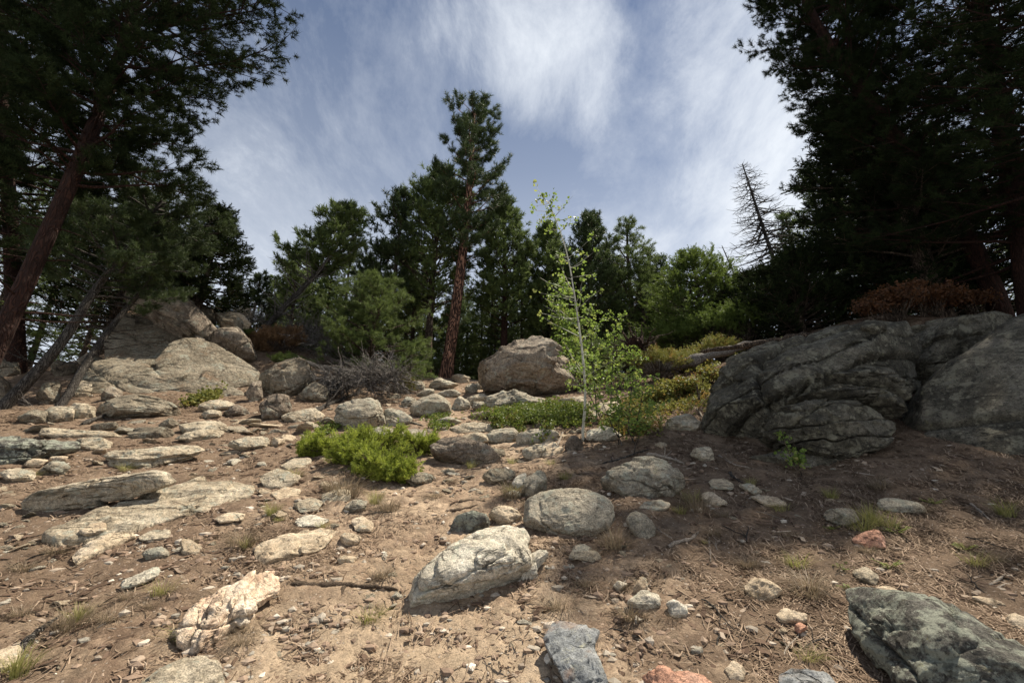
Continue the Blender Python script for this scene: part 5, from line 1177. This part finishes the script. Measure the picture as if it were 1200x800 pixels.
stick('broken_stick', 'dark branch pieces above the pale branch', [(706, 545), (725, 540), (745, 533), (762, 528)], 1.8, 'bark_grey', 1, 2)
stick('broken_stick', 'dark wet-looking stick on the trail above the wedge rock', [(538, 590), (555, 588), (570, 589)], 3, 'root', .8)
stick('broken_stick', 'dark splinter of wood on the trail below the first dark stick', [(530, 600), (545, 597), (560, 592)], 2., 'root', .8)
stick('broken_stick', 'thin dark stick in the sand below the white rock', [(643, 705), (648, 716), (652, 724)], 1.6, 'bark_grey', 1)
stick('broken_stick', 'slender pale stick right of the lichen slab', [(1160, 688), (1172, 680), (1178, 674)], 2, 'bark_driftwood', 1)
stick('broken_stick', 'curved pale stick beside the slender one', [(1168, 692), (1180, 686), (1190, 684)], 1.6, 'bark_driftwood', 1)
stick('broken_stick', 'dark stick in the shade at the foot of the giant slab', [(1138, 592), (1150, 602), (1160, 612)], 1.8, 'bark_driftwood', 1)
stick('broken_stick', 'wavy grey branch lying left of the upright green plant', [(842, 535), (858, 546), (880, 550)], 1.5, 'bark_driftwood', 1, 3)
stick('broken_stick', 'bowed grey branch above the narrow grey stone', [(856, 555), (860, 562), (872, 568)], 1.8, 'bark_grey', 1, 2)
stick('broken_stick', 'bleached branch sticking out of the yellowing shrubs', [(776, 462), (800, 472), (818, 480), (824, 490)], 1.8, 'bark_driftwood', 1, 3)
stick('dead_sapling', 'thin dead stem standing among the yellowing shrubs', [(822, 498), (820, 475), (816, 450)], 2.2, 'bark_brown', 1, 4, 'dead sapling', Ys=[8.3, 8.4, 8.5])
g_ = random.Random(5)
SKM = []
for i in range(6):
    tb = Tubes(); gg = np.random.default_rng(i); C = curve(np.array([-.5, 0, 0]), (1, 0, 0), 1., 8, 0, 0, .22, gg); tb.add(C, np.linspace(.02, .01, 8), 5)
    for q in range(i % 3): tb.add(curve(interp_poly(C, .3 + .3 * q), (.6, gg.choice([-1, 1]) * .5, .1), .3, 4, 0, 0, .2, gg), np.linspace(.010, .004, 4), 4)
    SKM.append((tb.mesh('twig', M['bark_driftwood']), tb.mesh('twig', M['bark_grey']), tb.mesh('twig', M['root'])))
for n, zn, lb, gp_ in ((70, (640, 560, 1190, 795), '* twig lying in the needle litter on the right slope', 'twigs on the right slope'), (34, (0, 520, 480, 790), '* twig lying on the dirt of the left slope', 'twigs on the left slope'), (26, (480, 460, 800, 600), '* twig lying beside the trail rocks', 'twigs beside the trail')):
    for i in range(n):
        P = hit(g_.uniform(zn[0], zn[2]), g_.uniform(zn[1], zn[3]))
        if P is None: continue
        c = g_.randrange(3); nr = tnorm(P[0], P[1]); s = g_.uniform(.10, .34)
        o = obj('twig', SKM[g_.randrange(6)][c], P + [0, 0, .012]); o.rotation_euler = (math.atan2(-nr[1], nr[2]), 0, 0)
        rz = g_.uniform(0, 6.28); 
        from mathutils import Matrix
        zz = Vector([float(v) for v in nr]); xx = Vector((math.cos(rz), math.sin(rz), 0)); xx = (xx - zz * xx.dot(zz)).normalized(); yy = zz.cross(xx)
        o.rotation_euler = Matrix((xx, yy, zz)).transposed().to_euler(); o.scale = (s, s, s * .8)
        props(o, lb.replace('*', ('pale bleached', 'grey', 'brown')[c]), 'twig', gp_)

# dead brush: tangle of grey twigs
def brush(name, label, lobes, n, sd, mat='bark_dead', L=.7, r=.006):
    g = np.random.default_rng(sd); C0 = np.array(lobes[0][0]); C0 = np.array([C0[0], C0[1], tz1(C0[0], C0[1])]); tb = Tubes()
    for i in range(n):
        c, rad = lobes[g.integers(len(lobes))]; d = g.normal(size=3); d[2] = abs(d[2]); d /= np.linalg.norm(d)
        p = np.array([c[0], c[1], c[2] - rad[2] * .5]) + d * np.array(rad) * g.uniform(.0, .7); dd = d * .7 + g.normal(size=3) * .6
        l = L * g.uniform(.4, 1.2); C = curve(p - C0, dd, l, 8, g.uniform(0, .5), g.uniform(-.2, .3), .4, g); tb.add(C, np.linspace(1, .25, 8) * r * g.uniform(.5, 1.5), 3)
        for q in range(3): tb.add(curve(interp_poly(C, g.uniform(.3, .9)), dd + g.normal(size=3) * .7, l * .35, 4, .2, 0, .4, g), np.linspace(.5, .2, 4) * r, 3)
    root = empty(name, C0); props(root, label, 'dead brush'); obj('branches', tb.mesh('branches', M[mat]), parent=root); return root
brush('dead_brush', 'grey tangle of dead juniper twigs behind the squat grey boulder', [lobe(430, 436, 36, 24, 11.2), lobe(458, 436, 24, 22, 11.4), lobe(398, 444, 24, 14, 11.2)], 620, 1, r=.010)
brush('dead_brush', 'bare grey twigs hanging under the leaning pine', [lobe(355, 385, 30, 26, 14.2), lobe(378, 395, 22, 22, 14.)], 260, 2, L=1., r=.011)
brush('dead_brush', 'sparse dead twigs around the foot of the leaning grey trunks', [lobe(60, 490, 40, 14, 8.6)], 90, 3, L=.6)
brush('dead_brush', 'thin dead twigs behind the top of the left outcrop', [lobe(285, 362, 16, 12, 14.8), lobe(305, 370, 14, 12, 15.)], 120, 4, L=.9)

# torn root plate of the fallen tree
rp = empty('root_plate', ground(745, 12.6)); props(rp, 'dark upturned root plate of a fallen tree right of the aspen', 'tree root')
b0 = np.array(rp.location)
c = at(748, 414, 12.8) - b0
V, F = rnd_rock(77, 1, .5, 5, .22); V = V * np.array([.95, .8, 2.3]) @ rot_xyz(.1, .3, .5).T
obj('soil_mass', mesh('soil_mass', V + c, F, M['bark_redd']), parent=rp)
tb = Tubes(); gg = np.random.default_rng(8)
for i in range(60):
    d = gg.normal(size=3); d[2] = abs(d[2]) * 1.1 - .2; tb.add(curve(c + d * .2, d, gg.uniform(.5, 1.0), 6, .2, 0, .35, gg), np.linspace(.035, .006, 6), 5)
obj('roots', tb.mesh('roots', M['bark_brown']), parent=rp)

# gravel and fallen needles
def gravel(n, sd):
    g = np.random.default_rng(sd); V0, F0 = ico(1); Vs, Fs, Ts, k = [], [], [], 0
    px = np.concatenate([g.uniform(-80, 1280, n // 3), g.normal(430, 190, n - n // 3)]); py = 800 - 290 * g.random(n) ** .8 + 15
    rb = np.array(ROCKPX)[:150][g.integers(0, 150, n // 2)]; u = g.uniform(-.05, 1.05, n // 2)
    px = np.concatenate([px, rb[:, 0] + (rb[:, 2] - rb[:, 0]) * u]); py = np.concatenate([py, rb[:, 3] - 3 + g.normal(size=n // 2) * 3.5 - (rb[:, 3] - rb[:, 1]) * .5 * np.abs(u * 2 - 1) ** 2.5])
    Q, ok = hits(px, py, 13); dn = fbm(np.stack([Q[:, 0] * 1.1, Q[:, 1] * 1.1, 0 * Q[:, 0] + 8], 1), 4); ok &= g.random(len(Q)) < np.clip(.45 + dn * 2.2, .08, 1)
    for P in Q[ok]:
        s = (.006 + .022 * g.random() ** 3) * (1 + P[1] * .08)
        v = V0 * (1 + g.normal(size=(len(V0), 1)) * .16) * s * np.array([g.uniform(.8, 1.5), g.uniform(.7, 1.2), g.uniform(.4, .8)])
        a = g.uniform(0, 6.28); ca, sa = math.cos(a), math.sin(a); v = v @ np.array([[ca, sa, 0], [-sa, ca, 0], [0, 0, 1]])
        Vs.append(v + P + [0, 0, s * .2]); Fs.append(F0 + k); k += len(V0); Ts.append(np.full(len(V0), g.random()))
    o = obj('gravel', mesh('gravel', np.concatenate(Vs), np.concatenate(Fs), M['pebble'], False, np.concatenate(Ts)))
    props(o, 'fine gravel strewn over the bare dirt', 'gravel', None, 'stuff')
gravel(9500, 3)
def flakes(n, sd):
    g = np.random.default_rng(sd); y = .8 + 15 * g.random(n) ** 1.15; x = (g.random(n) * 2 - 1) * (y * 1.25 + 1.5)
    tc = -.75 + .06 * y; kp = g.random(n) < np.clip(.18 + .35 * np.abs(x - tc) + 1.2 * fbm(np.stack([x, y, 0 * x + 4], 1), 3), .06, 1); x, y = x[kp], y[kp]; n = len(x)
    z = tz(x, y); s = (.0028 + .011 * g.random(n) ** 2) * (1 + .10 * y); a = g.uniform(0, 6.28, n); el = g.uniform(1.2, 4.5, n)
    zx = (tz(x + .05, y) - z) / .05; zy = (tz(x, y + .05) - z) / .05
    V = np.zeros((n, 8, 3))
    for j, (u, w) in enumerate(((-1, -.6), (.7, -1), (1, .5), (-.6, 1))):
        uu = u * el * s * g.uniform(.6, 1.2, n); ww = w * s * g.uniform(.6, 1.2, n)
        dx = uu * np.cos(a) - ww * np.sin(a); dy = uu * np.sin(a) + ww * np.cos(a)
        for q in (0, 4):
            V[:, j + q, 0] = x + dx; V[:, j + q, 1] = y + dy; V[:, j + q, 2] = z + dx * zx + dy * zy + .010 + s * g.uniform(-.2, .5, n) * (1 if q == 0 else 0) + (s * .35 if q else 0)
    F = np.array([[3, 2, 1, 0], [4, 5, 6, 7], [0, 1, 5, 4], [1, 2, 6, 5], [2, 3, 7, 6], [3, 0, 4, 7]])[None] + (np.arange(n) * 8)[:, None, None]
    o = obj('bark_debris', mesh('bark_debris', V.reshape(-1, 3), F.reshape(-1, 4), M['debris'], False, np.repeat(g.random(n), 8)))
    props(o, 'dark bark chips, cone scales and crumbs of wood on the dirt', 'debris', None, 'stuff')
M['debris'] = leaf_mat('bark_chips', (.045, .028, .02), (.17, .115, .08), .02, (.1, .07, .05), .85, .2, (.36, .29, .22))
flakes(42000, 9)
def litter(n, sd):
    g = np.random.default_rng(sd)
    y = .8 + 13 * g.random(n * 3) ** 1.35; x = (g.random(n * 3) * 2 - 1) * (y * 1.25 + 1.5)
    q = np.stack([x * .9, y * .9, 0 * x + 2], 1); d = fbm(q, 4) * 1.3 + .12 * np.clip(x, -3, 3) + np.where(x < -2.5, .25, 0) + .12
    keep = g.random(n * 3) < np.clip(d, .05, 1); x, y = x[keep][:n], y[keep][:n]; n = len(x)
    e = .02; z = tz(x, y)
    a = g.uniform(0, 6.28, n); L = g.uniform(.035, .11, n) * (1 + y * .03); w = g.uniform(.0009, .0020, n) * (1 + y * .16)
    dx, dy = np.cos(a), np.sin(a); sl = (tz(x + dx * .05, y + dy * .05) - z) / .05
    up = g.uniform(-.15, .35, n); bow = g.normal(size=n) * .25
    V = np.zeros((n, 6, 3)); 
    for j, t in enumerate((-.5, 0, .5)):
        cx = x + dx * L * t - dy * L * bow * (t * t); cy = y + dy * L * t + dx * L * bow * (t * t); cz = z + .016 + L * t * (sl + up * .5) + .25 * L * np.abs(up) * .5
        for s_, c_ in ((-1, 0), (1, 1)):
            V[:, j * 2 + c_, 0] = cx - dy * w * s_; V[:, j * 2 + c_, 1] = cy + dx * w * s_; V[:, j * 2 + c_, 2] = cz
    F = (np.arange(n) * 6)[:, None, None] + np.array([[0, 1, 3, 2], [2, 3, 5, 4]])[None]
    o = obj('needle_litter', mesh('needle_litter', V.reshape(-1, 3), F.reshape(-1, 4), M['litter'], False, np.repeat(g.random(n), 6)))
    props(o, 'brown fallen pine needles covering the slope', 'needle litter', None, 'stuff')
litter(240000, 5)
# ------------------------------------------------------------------ camera, light, sky
cam = bpy.data.cameras.new('camera'); cam.lens = 16; cam.sensor_width = 36; cam.clip_end = 2000; cam.clip_start = .05
co = bpy.data.objects.new('camera', cam); COL.objects.link(co)
co.location = (0, 0, CZ); co.rotation_euler = (R(90) + PITCH, 0, 0); SC.camera = co
SUNEL, SUNAZ = R(61), R(57)       # azimuth measured from +y towards +x
sd = Vector((math.sin(SUNAZ) * math.cos(SUNEL), math.cos(SUNAZ) * math.cos(SUNEL), math.sin(SUNEL)))
sun = bpy.data.lights.new('sun', 'SUN'); sun.energy = 5.; sun.angle = R(.6); sun.color = (1, .92, .79)
so = bpy.data.objects.new('sun', sun); COL.objects.link(so); so.rotation_euler = sd.to_track_quat('Z', 'Y').to_euler(); so.location = (0, 0, 30)
w = bpy.data.worlds.new('World'); SC.world = w; w.use_nodes = True
t = w.node_tree; t.nodes.clear()
class WG(G):
    def __init__(s, t): s.t = t
g = WG(t)
out = g.n('ShaderNodeOutputWorld'); bg = g.n('ShaderNodeBackground')
sky = g.n('ShaderNodeTexSky'); sky.sky_type = 'NISHITA'; sky.sun_disc = False; sky.sun_elevation = SUNEL; sky.sun_rotation = SUNAZ
sky.air_density = 1.; sky.dust_density = .6; sky.ozone_density = 1.3; sky.altitude = 2500
tc = g.n('ShaderNodeTexCoord'); D = g.vmath('NORMALIZE', tc.outputs['Generated'], (0, 0, 0))
sp = g.n('ShaderNodeSeparateXYZ'); g.l(D, sp.inputs[0])
den = g.math('ADD', sp.outputs[2], .18)
cx = g.math('DIVIDE', sp.outputs[0], den); cy = g.math('DIVIDE', sp.outputs[1], den)
cb = g.n('ShaderNodeCombineXYZ'); g.l(cx, cb.inputs[0]); g.l(cy, cb.inputs[1])
mp = g.n('ShaderNodeMapping'); mp.inputs['Rotation'].default_value = (0, 0, R(-28)); mp.inputs['Scale'].default_value = (1.0, .55, 1); g.l(cb.outputs[0], mp.inputs[0])
nz = g.noise(mp.outputs[0], 3.4, 13, .70, .3)
nz2 = g.noise(mp.outputs[0], .8, 5, .55, .3)
def blob(px, py, r0, r1):
    d = ray(px, py); d = d / np.linalg.norm(d)
    nd = g.n('ShaderNodeVectorMath'); nd.operation = 'DOT_PRODUCT'; g.l(D, nd.inputs[0]); nd.inputs[1].default_value = tuple(d)
    mr = g.n('ShaderNodeMapRange'); mr.interpolation_type = 'SMOOTHSTEP'
    mr.inputs[1].default_value = math.cos(R(r1)); mr.inputs[2].default_value = math.cos(R(r0)); g.l(nd.outputs['Value'], mr.inputs[0]); return mr.outputs[0]
bl = None
for px, py, r0, r1, a in ((625, 40, 1, 10, .30), (665, 90, 1, 9, .26), (725, 150, 0, 7, .22), (870, 60, 2, 12, .28), (890, 150, 2, 12, .26), (950, 250, 2, 14, .40), (330, 290, 2, 14, .10), (800, 330, 2, 16, .20), (560, -60, 2, 16, .10)):
    b = g.math('MULTIPLY', blob(px, py, r0, r1), a); bl = b if bl is None else g.math('ADD', bl, b)
f = g.math('ADD', g.math('ADD', bl, g.math('MULTIPLY', nz, 1.6)), g.math('MULTIPLY', nz2, .45))
f = g.math('MULTIPLY', g.math('SUBTRACT', f, .22), .62)
f = g.ramp(f, [(.44, 0.), (.58, .18), (.74, .55), (.92, .92)])
hz = g.ramp(sp.outputs[2], [(0., .85), (.25, .72), (.42, .50), (.62, .22), (.80, .06)])
f = g.math('MAXIMUM', f, 0.)
f = g.math('SUBTRACT', 1., g.math('MULTIPLY', g.math('SUBTRACT', 1., f), g.math('SUBTRACT', 1., hz)))
cloud = g.mix(0., (10.6, 11.2, 12.), (0, 0, 0))
skyc = g.mix(1., sky.outputs[0], (1.22, 1.22, 1.22), 'MULTIPLY')
g.l(g.mix(f, skyc, cloud), bg.inputs[0]); bg.inputs[1].default_value = .05
g.l(bg.outputs[0], out.inputs[0])
SC.view_settings.view_transform = 'Standard'; SC.view_settings.look = 'None'; SC.view_settings.exposure = .78; SC.view_settings.gamma = 1
SC.render.engine = 'CYCLES'; SC.cycles.max_bounces = 5; SC.cycles.diffuse_bounces = 3; SC.cycles.transmission_bounces = 3; SC.cycles.transparent_max_bounces = 4
SC.cycles.use_denoising = True
